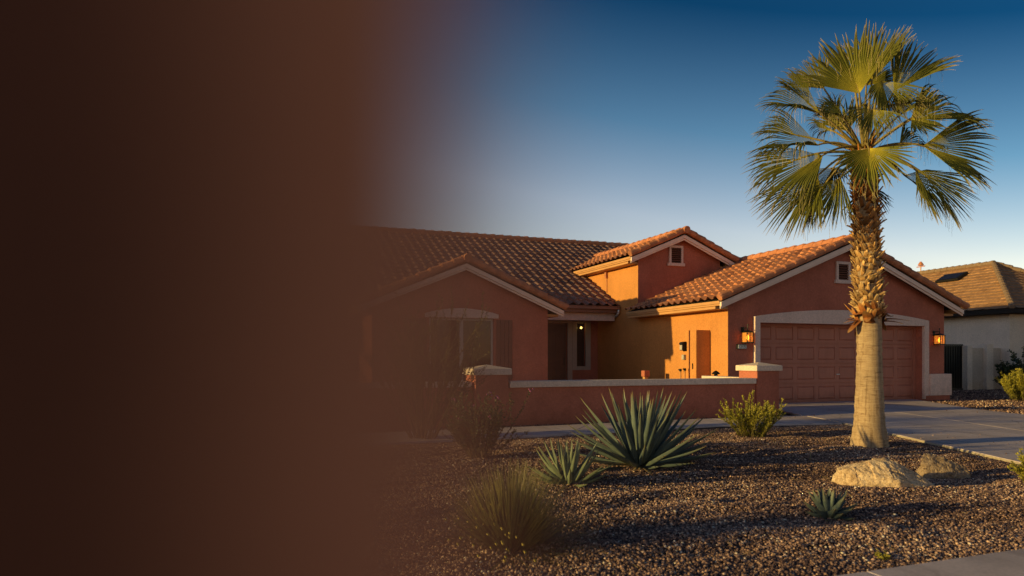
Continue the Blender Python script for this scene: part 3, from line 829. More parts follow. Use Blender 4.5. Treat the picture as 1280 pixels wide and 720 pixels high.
bl = thing('glass_globe_lamp', (10.5,21.2,2.30), 'tiny yellow globe lamp glowing before the narrow porch window', 'lamp')
m = MB(); m.tube([(10.47,21.20,2.24),(10.47,21.20,2.255),(10.47,21.20,2.28),(10.47,21.20,2.305),(10.47,21.20,2.32)], [.015,.033,.042,.033,.015], 10); m.build('globe', M['bulb2'], bl, smooth=True)
m = MB(); m.tube([(10.47,21.2,2.32),(10.47,21.2,2.60)], .006, 6); m.build('cord', M['black'], bl)
# courtyard oddments seen over the low wall
pt = thing('flower_pot', (10.45,17.0,0), 'terracotta box planter on a stand behind the low wall', 'planter')
m = MB(); m.prism([(10.39,16.95),(10.51,16.95),(10.51,17.07),(10.39,17.07)], 'z', .0, .70); m.build('stand', M['eave'], pt, bevel=.01)
m = MB(); m.box(10.36,10.54,16.92,17.10,.702,.88); m.build('pot', M['stucco'], pt, bevel=.015)
tp = thing('hose_bib', (10.9,15.25,0), 'pair of short capped standpipes beside the utility cabinet', 'standpipe')
for dv, h in ((.0,.90),(.09,.88)):
    m = MB(); m.tube([(10.6,15.3+dv*2.2,0),(10.6,15.3+dv*2.2,h)], .02, 8); p = m.build('pipe', M['eave'], tp, smooth=True)
    m = MB(); m.tube([(10.6,15.3+dv*2.2,h),(10.6,15.3+dv*2.2,h+.07)], .035, 8); m.tube([(10.6,15.3+dv*2.2,h+.03),(10.53,15.28+dv*2.2,h+.05)], .02, 6); m.build('valve', M['black'], p)
pl_ = thing('path_light', (10.6,14.0,0), 'short black path light just behind the return of the low wall', 'lamp')
m = MB(); m.tube([(10.6,14.0,0),(10.6,14.0,.84)], .045, 8); m.build('post', M['black'], pl_, smooth=True)
m = MB(); m.tube([(10.6,14.0,.84),(10.6,14.0,.86),(10.6,14.0,.90),(10.6,14.0,.93)], [.09,.10,.06,.015], 10); m.build('hat', M['black'], pl_)

# ------------------------------------------------------------------ low garden wall
gw = thing('garden_wall', (7,11.7,0), 'low terracotta stucco wall with pale cap and square pillars before the courtyard', 'garden wall')
m = MB(); m.box(-6,3.62,11.7,11.9,0,.72); m.box(4.28,9.83,11.66,11.86,0,.70); m.box(9.95,10.15,12.2,13.6,0,.70)
m.build('wall', M['stucco'], gw, bevel=.008)
for (a, b, c, d) in ((-6,3.60,11.66,11.94),(4.30,9.81,11.60,11.92)):
    m = MB(); m.box(a,b,c,d,.722 if a < 0 else .702,.82); m.build('cap', M['cap'], gw, bevel=.012)
m = MB(); m.box(9.90,10.20,12.22,13.62,.702,.82); m.build('cap', M['cap'], gw, bevel=.012)
def pillar(x0, x1, y0, y1, h):
    m = MB(); m.box(x0,x1,y0,y1,0,h); p = m.build('pillar', M['stucco'], gw, bevel=.012)
    e = .05; a, b, c, d = x0-e, x1+e, y0-e, y1+e; z = h+.002
    cxm, cym = (a+b)/2, (c+d)/2
    m = MB(); m.add([(a,c,z),(b,c,z),(b,d,z),(a,d,z),(a,c,z+.115),(b,c,z+.115),(b,d,z+.115),(a,d,z+.115),(cxm,cym,z+.185)],
        [(3,2,1,0),(0,1,5,4),(1,2,6,5),(2,3,7,6),(3,0,4,7),(4,5,8),(5,6,8),(6,7,8),(7,4,8)])
    m.build('cap', M['cap'], p, bevel=.012)
pillar(3.64, 4.27, 11.60, 12.2, .935)
pillar(9.84, 10.42, 11.62, 12.2, .965)

# ------------------------------------------------------------------ neighbour's house
nh = thing('house', (27.3,18.0,0), 'cream stucco house with brown flat tile hip roof beyond the garden wall', 'house', rotz=rad(-5))
NWx, NWy, NZ = 7.2, 15, 2.95
m = MB(); m.box(0,NWx,0,NWy,0,NZ); nwall = m.build('wall', M['cream'], nh, bevel=.01, local=True)
e = .5; zt = 3.13; NS = .57; hw = NWx/2+e
roofs = []
ap1 = Vector((hw-e, hw-e, zt+NS*hw)); ap2 = Vector((hw-e, NWy+e-hw, zt+NS*hw))
LS = math.hypot(hw, NS*hw)
lft = tile_plane((-e,NWy+e,zt), (0,-1,0), NWy+2*e, (1,0,NS), LS, per=.34, course=.30, amp=.016, lap=.03, flat=True,
    clips=[((-e,-e,0),(1,-1,0)),((-e,NWy+e,0),(1,1,0))])
rgt = tile_plane((NWx+e,-e,zt), (0,1,0), NWy+2*e, (-1,0,NS), LS, per=.34, course=.30, amp=.016, lap=.03, flat=True,
    clips=[((NWx+e,-e,0),(-1,-1,0)),((NWx+e,NWy+e,0),(-1,1,0))])
frt = tile_plane((-e,-e,zt), (1,0,0), NWx+2*e, (0,1,NS), LS, per=.34, course=.30, amp=.016, lap=.03, flat=True,
    clips=[((-e,-e,0),(-1,1,0)),((NWx+e,-e,0),(1,1,0))])
nroof = merge(lft, rgt, frt).build('roof', M['tile_neigh'], nh, fix=False, local=True)
m = MB()
cap_row((-e,-e,zt+.05), ap1+Vector((0,0,.05)), .11,.09,.34,10,0,m); cap_row((NWx+e,-e,zt+.05), ap1+Vector((0,0,.05)), .11,.09,.34,10,0,m)
cap_row(ap1+Vector((0,0,.06)), ap2+Vector((0,0,.06)), .11,.09,.34,10,0,m); cap_row((-e,NWy+e,zt+.05), ap2+Vector((0,0,.05)), .11,.09,.34,10,0,m)
m.build('ridge_cap', M['cap_neigh'], nroof, local=True)
m = MB(); m.box(-e+.03,NWx+e-.03,-e+.03,NWy+e-.03,NZ+.002,NZ+.05); m.box(-e,-e+.12,-e,NWy+e,NZ+.0,zt-.01); m.box(-e+.121,NWx+e,-e,-e+.12,NZ+.0,zt-.01)
m.build('fascia', M['dark'], nroof, local=True)
m = MB(); m.box(.75,2.6,-.05,-.002,.9,2.5)
m2 = m.build('window', M['door'], nh, local=True, bevel=.01)
m = MB(); m.box(.85,2.5,-.06,-.0505,1.0,2.4); m.build('pane', M['glass'], m2, local=True)
# roof window and vent pipe on the left slope
sN = Vector((1,0,NS)).normalized(); nN = Vector((-NS,0,1)).normalized()
m = MB(); c = Vector((-e,4.8,zt)) + sN*3.55 + nN*.10
m.obox(c, (0,.6,0), sN*.36, nN*.06); sky_l = m.build('skylight', M['black'], nroof, local=True, bevel=.03)
m = MB(); m.obox(c+nN*.066, (0,.5,0), sN*.28, nN*.004); m.build('pane', M['glass'], sky_l, local=True)
m = MB(); b0 = ap1 + Vector((0,3.9,.1)); m.tube([b0, b0+Vector((0,0,.35))], .025, 8); vp = m.build('vent_pipe', M['eave'], nroof, local=True)
m = MB(); m.tube([b0+Vector((0,0,.35)), b0+Vector((0,0,.42)), b0+Vector((0,0,.55))], [.13,.12,.04], 8); m.obox(b0+Vector((0,0,.3)), (.02,.26,0), (.02,-.002,0), (0,0,.02)); m.build('vent_cowl', M['cap_tile'], vp, local=True)

bw = thing('boundary_wall', (26.5,18.3,0), 'cream boundary wall with square pilasters joining the metal gate to the house', 'wall')
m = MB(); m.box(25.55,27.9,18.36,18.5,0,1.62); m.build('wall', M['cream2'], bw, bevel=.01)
for a, b, h in ((25.28,25.56,1.72),(26.35,26.72,1.78)):
    m = MB(); m.box(a,b,18.22,18.56,0,h); m.build('pilaster', M['cream'], bw, bevel=.015)
mg = thing('metal_gate', (24.4,18.4,0), 'tall dark ribbed metal gate between the two houses', 'gate')
m = MB(); m.box(18.85,25.25,18.40,18.43,.08,1.70); k = 18.9
while k < 25.2: m.box(k,k+.03,18.375,18.399,.1,1.68); k += .13
m.build('panel', M['black'], mg)
m = MB(); m.box(18.85,25.25,18.37,18.45,1.702,1.76); m.box(18.85,25.25,18.37,18.45,.02,.078); m.build('frame', M['black'], mg)

# ------------------------------------------------------------------ palm
PX, PY = 7.89, 7.07
palm = thing('palm_tree', (PX,PY,0), 'tall fan palm with shaggy leaf bases on its upper trunk beside the driveway', 'palm tree')
Rv = Vector((RX,RY,0)); Fv = Vector((FX,FY,0)); Zv = Vector((0,0,1))
def tcen(z): return Vector((PX,PY,z)) + Rv*(-.065*max(0,(z-1.4)/2.3)**1.2)
def trad(z):
    return .160 + .066*math.exp(-z/.26) + .03*max(0, 1-z/1.3) - .010*max(0,(z-1.5))
m = MB(); pts = []; rr = []; z = -.05
while z < 4.12:
    pts.append(tcen(z)); rr.append(trad(max(z,0)) + .003*math.sin(z*57)+random.gauss(0,.0028)); z += .045
m.tube(pts, rr, 28); m.build('trunk', M['trunk'], palm, smooth=True)
def leafblade(mb, P, d, side, n, L, w, bend, thick, uvr, nseg=6, prof=None):
    rows=[]; uvs=[]
    for i in range(nseg+1):
        t = i/nseg
        c = P + d*(L*t) + n*(bend*t*t)
        ww = w*(prof(t) if prof else 1-t)
        rows.append([c-side*ww*.5, c+n*thick*(1-t), c+side*ww*.5]); uvs.append([(t*.98+.01,uvr)]*3)
    mb.grid(rows, uvs)
m = MB(); z = 1.78; row = 0
while z < 3.92:
    nb = 12
    for k in range(nb):
        a = 2*PI*(k+.5*(row%2))/nb + random.gauss(0,.10) + row*.11; zz = z + random.gauss(0,.022)
        out = Vector((math.cos(a), math.sin(a), 0)); side = Zv.cross(out)
        base = tcen(zz) + out*(trad(zz)-.01)
        el = rad(random.uniform(52,82)); d = out*math.cos(el)+Zv*math.sin(el)
        tw = random.gauss(0,.55); d = (d+side*tw*.5).normalized()
        nrm = side.cross(d).normalized()
        if nrm.dot(out) < 0: nrm = -nrm
        L = random.uniform(.07,.15); w = random.uniform(.05,.12); th = random.uniform(.012,.028); ur = random.random()
        rows=[]; uvs=[]; bend = random.uniform(.0,.05); cut = random.uniform(.6,1.05)
        for i in range(5):
            t = i/4; c = base + d*(L*t) + nrm*(bend*t*t)
            ww = w*(1-.55*t)*(1 if i < 4 else cut); h = th*(1-.5*t)
            sk = side*(random.gauss(0,.008))
            rows.append([c-side*ww*.5, c-side*ww*.25+nrm*h+sk, c+side*ww*.25+nrm*h+sk, c+side*ww*.5, c+side*ww*.3-nrm*h*.4, c-side*ww*.3-nrm*h*.4, c-side*ww*.5])
            uvs.append([(t,ur)]*7)
        m.grid(rows, uvs); b = len(m.v)-7
        m.f.append([b+i for i in range(6)]); m.uv.append([(1,ur*.6)]*6)
        if random.random() < .22:   # curled fibre
            leafblade(m, base+d*L*.6, (d+out*random.uniform(.2,1)+side*random.gauss(0,.6)).normalized(), side, nrm, random.uniform(.06,.16), .02, random.gauss(0,.06), .004, random.random(), 4)
    z += .064; row += 1
m.build('leaf_bases', M['boot'], palm, fix=False)
m = MB()
for k in range(34):
    a = 2*PI*k/17 + random.gauss(0,.12); zz = random.uniform(1.70,1.93); out = Vector((math.cos(a), math.sin(a), 0)); side = Zv.cross(out)
    base = tcen(zz)+out*(trad(zz)+.005); up = random.random() < .55
    d = (out*random.uniform(.35,.75)+Zv*(random.uniform(.5,1) if up else random.uniform(-.7,-.1))+side*random.gauss(0,.3)).normalized()
    nn = side.cross(d).normalized()
    if nn.dot(out) < 0: nn = -nn
    leafblade(m, base, d, side, nn, random.uniform(.10,.24), random.uniform(.08,.14), random.uniform(-.04,.06), .02, random.random(), 5, lambda t: (1-.35*t) if t < .8 else .72*(1-t)/.2*.6+.2)
# the long broken stub sticking out at the right
for dz, L_, sgn in ((1.77,.30,1),(1.74,.22,1),(1.75,.20,-1)):
    leafblade(m, tcen(dz)+Rv*sgn*.2-Fv*.05, (Rv*sgn+Zv*.1-Fv*.25).normalized(), Fv, Zv, L_, .06, -.05, .02, .8, 5, lambda t: 1-.5*t)
m.build('husk_skirt', M['husk'], palm, fix=False)
HEART = tcen(4.04)
def zc(zx, zy, c):   # local: from the crown's own drawing, metres right/up/towards the street
    return HEART + Rv*((zx-400)*.0043-.085) + Zv*((425-zy)*.00445) - Fv*c
def frond(hub, tip, nrm, half, droop=.15, nseg=40, R=None, split=.6, name='frond'):
    ax = (tip-hub); R = R or ax.length*1.04; ax.normalize()
    nrm = (nrm - ax*nrm.dot(ax)).normalized(); bi = nrm.cross(ax)
    droop *= .62; m = MB(); fold_ = random.uniform(.35,.7); da = 2*half/nseg; uvs0 = random.random()
    for i in range(nseg):
        a = -half + (i+.5)*da
        d = ax*math.cos(a)+bi*math.sin(a)
        # shallow cone: outer segments fold a little forward
        d = (d + nrm*fold_*abs(math.sin(a)) + nrm*.05*(abs(a)/half)**2).normalized()
        sd = (bi*math.cos(a)-ax*math.sin(a))
        L = R*(.80+.20*math.cos(a*.9))*random.uniform(.93,1.05)
        rows=[]; uv=[]; dr = droop*random.uniform(.6,1.5); tw = random.gauss(0,.05); ur = min(1,max(0,uvs0*.6+random.random()*.4))
        for t in (.0,.12,.3,split,.70,.81,.91,1.0):
            c = hub + d*(L*t)
            k = max(0,(t-split*.75)/(1-split*.75))
            c = c - Zv*(dr*L*k*k) - d*(dr*L*.35*k*k*k) + sd*(tw*k*k)
            w = L*t*math.tan(da/2)*1.02 if t <= split else L*split*math.tan(da/2)*(1-((t-split)/(1-split))**1.7)
            w = max(w, .0012)
            fold = nrm*w*.75
            rows.append([c-sd*w-fold*.5, c+fold*.5, c+sd*w-fold*.5]); uv.append([(t,ur)]*3)
        m.grid(rows, uv)
        for _h in range(random.choice((0,1,1,2))):    # hanging fibre
            t0 = random.uniform(.5,.8); p0 = hub + d*(L*t0) - Zv*(dr*L*.1); ln = random.uniform(.08,.32)
            off = Vector((random.gauss(0,.03),random.gauss(0,.03),0))
            pts = [p0, p0-Zv*ln*.5+off, p0-Zv*ln+off*.6]
            m.grid([[p-sd*.0018, p+sd*.0018] for p in pts], [[(.97,.6)]*2]*3)
    o = m.build(name, M['frond'], palm, fix=False)
    # petiole
    pm = MB(); a0 = HEART + (hub-HEART)*.05 + Zv*(.02 if hub.z > HEART.z else .10)
    mid = HEART*.45+hub*.55 + Zv*(.16 if hub.z < HEART.z+.25 else .05)
    pts = [a0*(1-t)**2+mid*2*t*(1-t)+hub*t*t for t in [i/8 for i in range(9)]] + [hub+ax*R*.16]
    pm.tube(pts, [.022-.0013*i for i in range(9)]+[.004], 6); pm.build('petiole', M['petiole'], o, smooth=True)
    return o
def nv(r, u, c): return (Rv*r + Zv*u - Fv*c).normalized()
FR = [ # hub, tip, normal, half angle, droop
 ((370,262,.30),(322,74,.22),nv(-.6,.1,.9),60,.02),
 ((440,200,.05),(512,46,.05),nv(-.75,.2,.5),54,.05),
 ((498,240,.15),(645,126,.2),nv(-.45,.4,.75),52,.12),
 ((562,322,.05),(782,276,.0),nv(-.1,.6,.7),50,.38),
 ((505,350,.50),(598,372,.62),nv(-.35,.25,1),92,.03),
 ((582,412,.20),(792,482,.2),nv(-.2,.35,.9),56,.16),
 ((548,490,.28),(604,645,.42),nv(.15,.3,1),54,.08),
 ((612,492,.05),(716,645,.12),nv(.3,.4,.75),46,.12),
 ((375,440,.50),(372,584,.62),nv(-.35,.35,1),74,.02),
 ((272,300,.05),(66,243,.0),nv(-.1,.6,.75),46,.36),
 ((268,398,.05),(32,402,.15),nv(-.1,.65,.7),46,.40),
 ((268,440,.20),(52,566,.2),nv(-.25,.5,.75),44,.26),
 ((255,500,.18),(118,675,.22),nv(-.45,.4,.8),40,.12),
 ((312,515,.30),(216,662,.42),nv(-.3,.35,.9),38,.10),
 ((310,345,.42),(200,332,.62),nv(.05,.7,.65),58,.25),
 ((432,230,.36),(440,370,.55),nv(0,.6,.8),56,.20),
 # behind
 ((330,190,-.35),(246,95,-.5),nv(-.2,.3,.9),52,.1),
 ((470,180,-.35),(545,75,-.5),nv(.2,.3,.9),50,.1),
 ((590,270,-.45),(700,185,-.65),nv(-.3,.5,.7),48,.25),
 ((600,360,-.5),(755,335,-.75),nv(-.2,.6,.7),50,.38),
 ((240,330,-.45),(110,292,-.65),nv(.2,.6,.7),48,.38),
 ((230,420,-.4),(95,470,-.6),nv(.1,.6,.7),46,.35),
 ((590,470,-.3),(735,560,-.45),nv(.2,.5,.7),46,.25),
 ((470,500,-.35),(520,610,-.55),nv(.2,.4,-.8),48,.2),
 ((330,500,-.35),(270,620,-.5),nv(-.2,.4,-.8),48,.2),
 ((400,190,-.1),(385,62,-.25),nv(.3,.1,.9),52,.05),
 ((260,255,-.15),(150,152,-.2),nv(.1,.6,.7),46,.32),
 ((380,330,.55),(330,430,.85),nv(0,.7,.6),52,.32),
 ((460,330,.30),(520,300,.75),nv(0,.8,.6),52,.3),
 ((350,300,-.15),(290,235,-.3),nv(-.4,.5,.6),56,.2),
 ((455,300,-.15),(540,250,-.3),nv(-.4,.6,.5),56,.2),
 ((400,330,-.3),(395,215,-.5),nv(-.5,.3,.8),60,.1),
 ((400,300,-.7),(400,260,-1.25),nv(0,.9,-.3),60,.4),
 ((400,420,-.7),(400,480,-1.2),nv(0,.9,-.4),60,.3),
]
for h, t, n, ha, dr in FR:
    frond(zc(*h), zc(*t), n, rad(ha), dr, 34)
m = MB()
for k in range(60):      # spear and dry threads in the heart
    a = random.uniform(0,2*PI); out = Vector((math.cos(a),math.sin(a),0)); side = Zv.cross(out)
    leafblade(m, HEART+out*random.uniform(0,.12)-Zv*.12, (Zv+out*random.uniform(.1,.7)).normalized(), side, out, random.uniform(.15,.55), .022, .05, .006, random.random(), 4)
m.build('crown_heart', M['boot'], palm, fix=False)

# ------------------------------------------------------------------ agaves
def agave(name, loc, label, n, L, Wd, mat, inc0=6, inc1=86, upb=.1, dry=0, seed=1):
    rs = random.Random(seed); root = thing(name, loc, label, 'agave')
    P0 = Vector(loc)
    for i in range(n):
        f = i/(n-1); a = i*2.39996 + rs.gauss(0,.08)
        inc = rad(inc0 + (inc1-inc0)*f**.85 + rs.gauss(0,3.5))
        out = Vector((math.cos(a), math.sin(a), 0)); side = Zv.cross(out)
        d = (out*math.sin(inc)+Zv*math.cos(inc)).normalized(); nn = side.cross(d)
        if nn.z < 0: nn = -nn
        if inc < rad(25) and nn.dot(out) > 0: nn = -nn
        l = L*(.78+.22*math.sin(PI*min(1,f*1.15)))*rs.uniform(.9,1.06); w = Wd*rs.uniform(.85,1.1)
        base = P0 + out*(.02+.05*f)*L/.7 + Zv*(.04*(1-f)+.02)
        bend = upb*l*rs.uniform(.2,1.0); ur = rs.random()
        m = MB(); top=[]; bot=[]; uvs=[]
        N = 10
        for k in range(N+1):
            t = k/N
            wd = w*(.62+.38*min(1,t/.35)) if t < .35 else w*max(.02,(1-((t-.35)/.65)**1.7))
            c = base + d*(l*t) + nn*(bend*(t**2)) 
            ch = .30*(1-t*.6)
            top.append([c-side*wd*.5+nn*wd*ch, c-side*wd*.25+nn*wd*ch*.3, c, c+side*wd*.25+nn*wd*ch*.3, c+side*wd*.5+nn*wd*ch])
            th = .022*(1-t)**.6+.001
            bot.append([c-side*wd*.5+nn*wd*ch, c-side*wd*.27+nn*(wd*ch*.2-th), c-nn*th*1.3, c+side*wd*.27+nn*(wd*ch*.2-th), c+side*wd*.5+nn*wd*ch])
            uvs.append([(t,ur)]*5)
        m.grid(top, uvs); m.grid([r[::-1] for r in bot], uvs)
        o = m.build('leaf', mat, root, smooth=True, fix=False)
    for k in range(dry):
        a = rs.uniform(0,2*PI); out = Vector((math.cos(a), math.sin(a), 0)); side = Zv.cross(out); m = MB()
        leafblade(m, P0+out*.05+Zv*.03, (out+Zv*rs.uniform(.0,.2)).normalized(), side, Zv, L*rs.uniform(.45,.8), Wd*.5, -.02, .01, rs.random(), 6, lambda t: .7+.3*math.sin(PI*t) if t < .85 else 1.1*(1-t)/.15*.6)
        m.build('dry_leaf', M['dry'], root, fix=False)
    return root
agave('agave_plant', (4.08,6.75,0), 'largest agave with broad blue-green leaves before the low wall', 84, .96, .074, M['agave'], 4, 88, .09, 16, 3)
agave('agave_plant', (2.81,5.95,0), 'medium agave with narrow pale grey-green upright leaves', 40, .48, .050, M['agave_pale'], 4, 78, .16, 3, 5)
agave('agave_plant', (4.10,4.04,0), 'smallest agave, a compact blue-green rosette in front of the boulders', 34, .235, .058, M['agave'], 8, 82, .08, 0, 9)

# ------------------------------------------------------------------ shrubs
def shrub(name, loc, label, cat, nst, h, spread, leaf_mat, nleaf, leaf=(.03,.012), rs=1, stem_r=.006, start=.25, curl=.25, up=.6, branch=2, group=None, flowers=None, base_r=.05):
    rd_ = random.Random(rs); root = thing(name, loc, label, cat, group); P0 = Vector(loc)
    st = MB(); fo = MB(); fl = MB()
    def twig(p, d, L, r, depth):
        pts = [p]; c = p; dd = d.copy(); n = 5
        for i in range(n):
            dd = (dd + Vector((rd_.gauss(0,curl*.35), rd_.gauss(0,curl*.35), rd_.gauss(.05,curl*.2)))).normalized()
            c = c + dd*(L/n); pts.append(c)
        st.tube(pts, [r*(1-.75*i/n) for i in range(n+1)], 4, False)
        for k in range(int(nleaf*L/h)+1):
            t = start + (1-start)*rd_.random() if depth == 0 else rd_.random()
            x = t*n; i = min(int(x), n-1); q = pts[i].lerp(pts[i+1], x-i)
            ax = (pts[i+1]-pts[i]).normalized()
            o_ = Vector((rd_.gauss(0,1), rd_.gauss(0,1), rd_.gauss(0,1))); o_ = (o_-ax*o_.dot(ax)).normalized()
            ld = (ax*up + o_*(1-up*.5)).normalized(); sd = ld.cross(Vector((rd_.gauss(0,1),rd_.gauss(0,1),rd_.gauss(0,1)))).normalized()
            s_ = rd_.uniform(.6,1.25); l_, w_ = leaf[0]*s_, leaf[1]*s_; ur = rd_.random()
            fo.add([q, q+ld*l_*.5+sd*w_*.5, q+ld*l_, q+ld*l_*.5-sd*w_*.5], [(0,1,2,3)], [(t*.55,ur),(t*.8,ur),(min(.99,t),ur),(t*.8,ur)])
        if flowers and rd_.random() < flowers[1]:
            for k in range(5):
                q = pts[-1]+Vector((rd_.gauss(0,.015),rd_.gauss(0,.015),rd_.gauss(0,.015)))
                fl.obox(q, (.008,.003,0), (-.002,.007,.003), (0,.002,.006))
        if depth < branch:
            for k in range(rd_.choice((1,2,2,3))):
                t = rd_.uniform(.3,.9); x = t*n; i = min(int(x), n-1); q = pts[i].lerp(pts[i+1], x-i)
                ax = (pts[i+1]-pts[i]).normalized(); o_ = Vector((rd_.gauss(0,1), rd_.gauss(0,1), rd_.gauss(.2,.7))).normalized()
                twig(q, (ax+o_*.55).normalized(), L*rd_.uniform(.35,.6), r*.55, depth+1)
    for s_ in range(nst):
        a = rd_.uniform(0,2*PI); k = math.sqrt(rd_.random())*spread
        out = Vector((math.cos(a),math.sin(a),0))
        twig(P0+out*base_r*rd_.random(), (Zv+out*k).normalized(), h*rd_.uniform(.7,1.02)*(1-.15*k), stem_r, 0)
    st.build('stem', M['twig'], root, smooth=True, fix=False)
    fo.build('foliage', leaf_mat, root, fix=False)
    if flowers and fl.v: fl.build('flower', M[flowers[0]], root)
    return root
shrub('shrub', (7.09,8.5,0), 'golden-green shrub with upright leafy spikes beside the pillar and walkway', 'shrub', 44, .66, .95, M['gold_leaf'], 150, (.036,.013), 11, .006, .10, .10, .85, 1, base_r=.16)
shrub('shrub', (2.55,7.85,0), 'dark twiggy shrub with sparse leaves and purple flowers before the pillar', 'shrub', 62, .80, .80, M['dark_leaf'], 110, (.030,.013), 12, .006, .3, .25, .6, 1, flowers=('pink',.05), base_r=.12)
shrub('shrub', (2.35,10.1,0), 'tall open shrub with fine olive twigs reaching above the low wall', 'shrub', 60, 1.75, .62, M['tip_leaf'], 230, (.034,.010), 13, .009, .2, .22, .7, 2, base_r=.2)
shrub('shrub', (20.35,13.05,0), 'golden shrub with spiky leaves on the gravel beyond the driveway', 'shrub', 50, .85, .8, M['gold_leaf'], 130, (.07,.022), 14, .008, .1, .15, .75, 1, base_r=.2)
shrub('shrub', (24.1,15.7,0), 'round dark green shrub standing before the cream boundary wall', 'shrub', 46, 1.0, .72, M['green_leaf'], 90, (.085,.05), 15, .010, .3, .25, .5, 2, base_r=.18)
shrub('shrub', (27.1,16.9,0), 'round dark green shrub at the corner of the cream house', 'shrub', 46, 1.35, .72, M['green_leaf'], 90, (.09,.05), 16, .010, .3, .25, .5, 2, base_r=.2)
shrub('shrub', (6.93,4.24,0), 'low yellow-green shrub on the gravel at the driveway edge', 'shrub', 60, .34, 1.0, M['gold_leaf'], 110, (.024,.011), 17, .004, .1, .2, .6, 1, base_r=.14)
shrub('weed', (3.60,3.14,0), 'tiny yellow-green weed at the edge of the pavement', 'weed', 16, .06, 1.4, M['gold_leaf'], 14, (.014,.007), 18, .0015, .1, .3, .5, 1, base_r=.03)
# grass tuft with small yellow flowers
gt_ = thing('grass_tuft', (1.53,4.12,0), 'rounded clump of fine olive grass with small yellow flowers', 'grass clump'); P0 = Vector((1.53,4.12,0))
m = MB(); fl = MB()
for k in range(1700):
    a = random.uniform(0,2*PI); out = Vector((math.cos(a),math.sin(a),0)); side = Zv.cross(out)
    inc = rad(random.uniform(4,86)); L = random.uniform(.40,.60); ur = random.random()
    b = P0+out*random.uniform(0,.13); rows=[]; uv=[]; cur = inc; c = b.copy(); N = 6
    dro = random.uniform(.0,.5)
    for i in range(N+1):
        t = i/N; w = .0042*(1-t)+.0006
        rows.append([c-side*w, c+side*w]); uv.append([(t,ur)]*2)
        d = out*math.sin(cur)+Zv*math.cos(cur); c = c + d*(L/N); cur = min(cur+dro*.22*t, rad(125))
        if c.z < .012: c.z = .012
    m.grid(rows, uv)
m.build('blades', M['grass'], gt_, fix=False)
for k in range(46):
    a = random.uniform(PI*.6,PI*1.5); rr_ = random.uniform(.12,.46); c = P0+Vector((math.cos(a)*rr_, math.sin(a)*rr_, random.uniform(.05,.36*(1-rr_))))
    fl = MB(); fl.obox(c, (.006,.002,0), (-.002,.005,.003), (0,.002,.004)); fl.build('flower', M['yellow'], gt_)

# ------------------------------------------------------------------ boulders
def boulder(name, c, pts, label, mat, seed):
    """angular rock: a hull of hand-placed corners, finely divided and roughened"""
    from mathutils import noise as mn
    bm = bmesh.new()
    for p in pts: bm.verts.new(p)
    r = bmesh.ops.convex_hull(bm, input=bm.verts[:])
    junk = [g for g in r['geom_interior'] + r['geom_unused'] if isinstance(g, bmesh.types.BMVert)]
    if junk: bmesh.ops.delete(bm, geom=junk, context='VERTS')
    for cuts in (3, 3, 2):
        bmesh.ops.subdivide_edges(bm, edges=bm.edges[:], cuts=cuts, use_grid_fill=True)
    for it in range(1):
        bmesh.ops.smooth_vert(bm, verts=bm.verts[:], factor=.5, use_axis_x=True, use_axis_y=True, use_axis_z=True)
    bm.normal_update()
    for v in bm.verts:
        p = v.co*1.0
        st = mn.noise(Vector((p.x*2.0, p.y*2.0, p.z*16.0+seed)))*.010          # bedding ledges
        n = mn.fractal(p*6+Vector((seed,0,0)), .9, 2.0, 6)*.011 + mn.fractal(p*26+Vector((seed,0,0)), .8, 2.0, 4)*.006
        cell = mn.cell(p*7.0+Vector((0,seed,0)))*.006
        v.co = p + v.normal*(n+st+cell)
    R_ = Matrix(((RX,FX,0),(RY,FY,0),(0,0,1)))
    bmesh.ops.rotate(bm, verts=bm.verts, matrix=R_)
    me = D.meshes.new(name); bm.to_mesh(me); bm.free(); me.materials.append(mat)
    me.polygons.foreach_set('use_smooth', [True]*len(me.polygons))
    try: me.set_sharp_from_angle(angle=rad(32))
    except Exception: pass
    o = D.objects.new(name, me); COL.objects.link(o); o.location = c
    return tag(o, label, 'boulder')
boulder('boulder', (5.54,4.84,-.015), [(-.42,-.02,0),(.02,-.27,0),(.44,-.15,0),(-.36,.22,0),(.34,.26,0),(-.41,.0,.19),(-.36,-.07,.22),(-.10,-.10,.25),(-.02,-.06,.29),(.06,.04,.315),(.13,-.02,.29),(.04,-.26,.13),(.43,-.12,.09),(.40,-.17,.05),(.27,.18,.22),(-.32,.18,.20),(-.30,-.13,.10)],
    'larger pale sandstone boulder sitting on the gravel near the palm', M['rock_pale'], 4)
boulder('boulder', (6.58,5.03,-.02), [(-.22,-.10,0),(.20,-.13,0),(.26,.12,0),(-.18,.14,0),(-.22,-.04,.25),(-.16,.0,.285),(-.19,-.09,.15),(.02,-.02,.25),(.02,-.14,.10),(.24,-.04,.14),(.27,-.08,.06),(.1,.12,.20)],
    'smaller darker jagged boulder leaning behind the pale one', M['rock_dark'], 11)

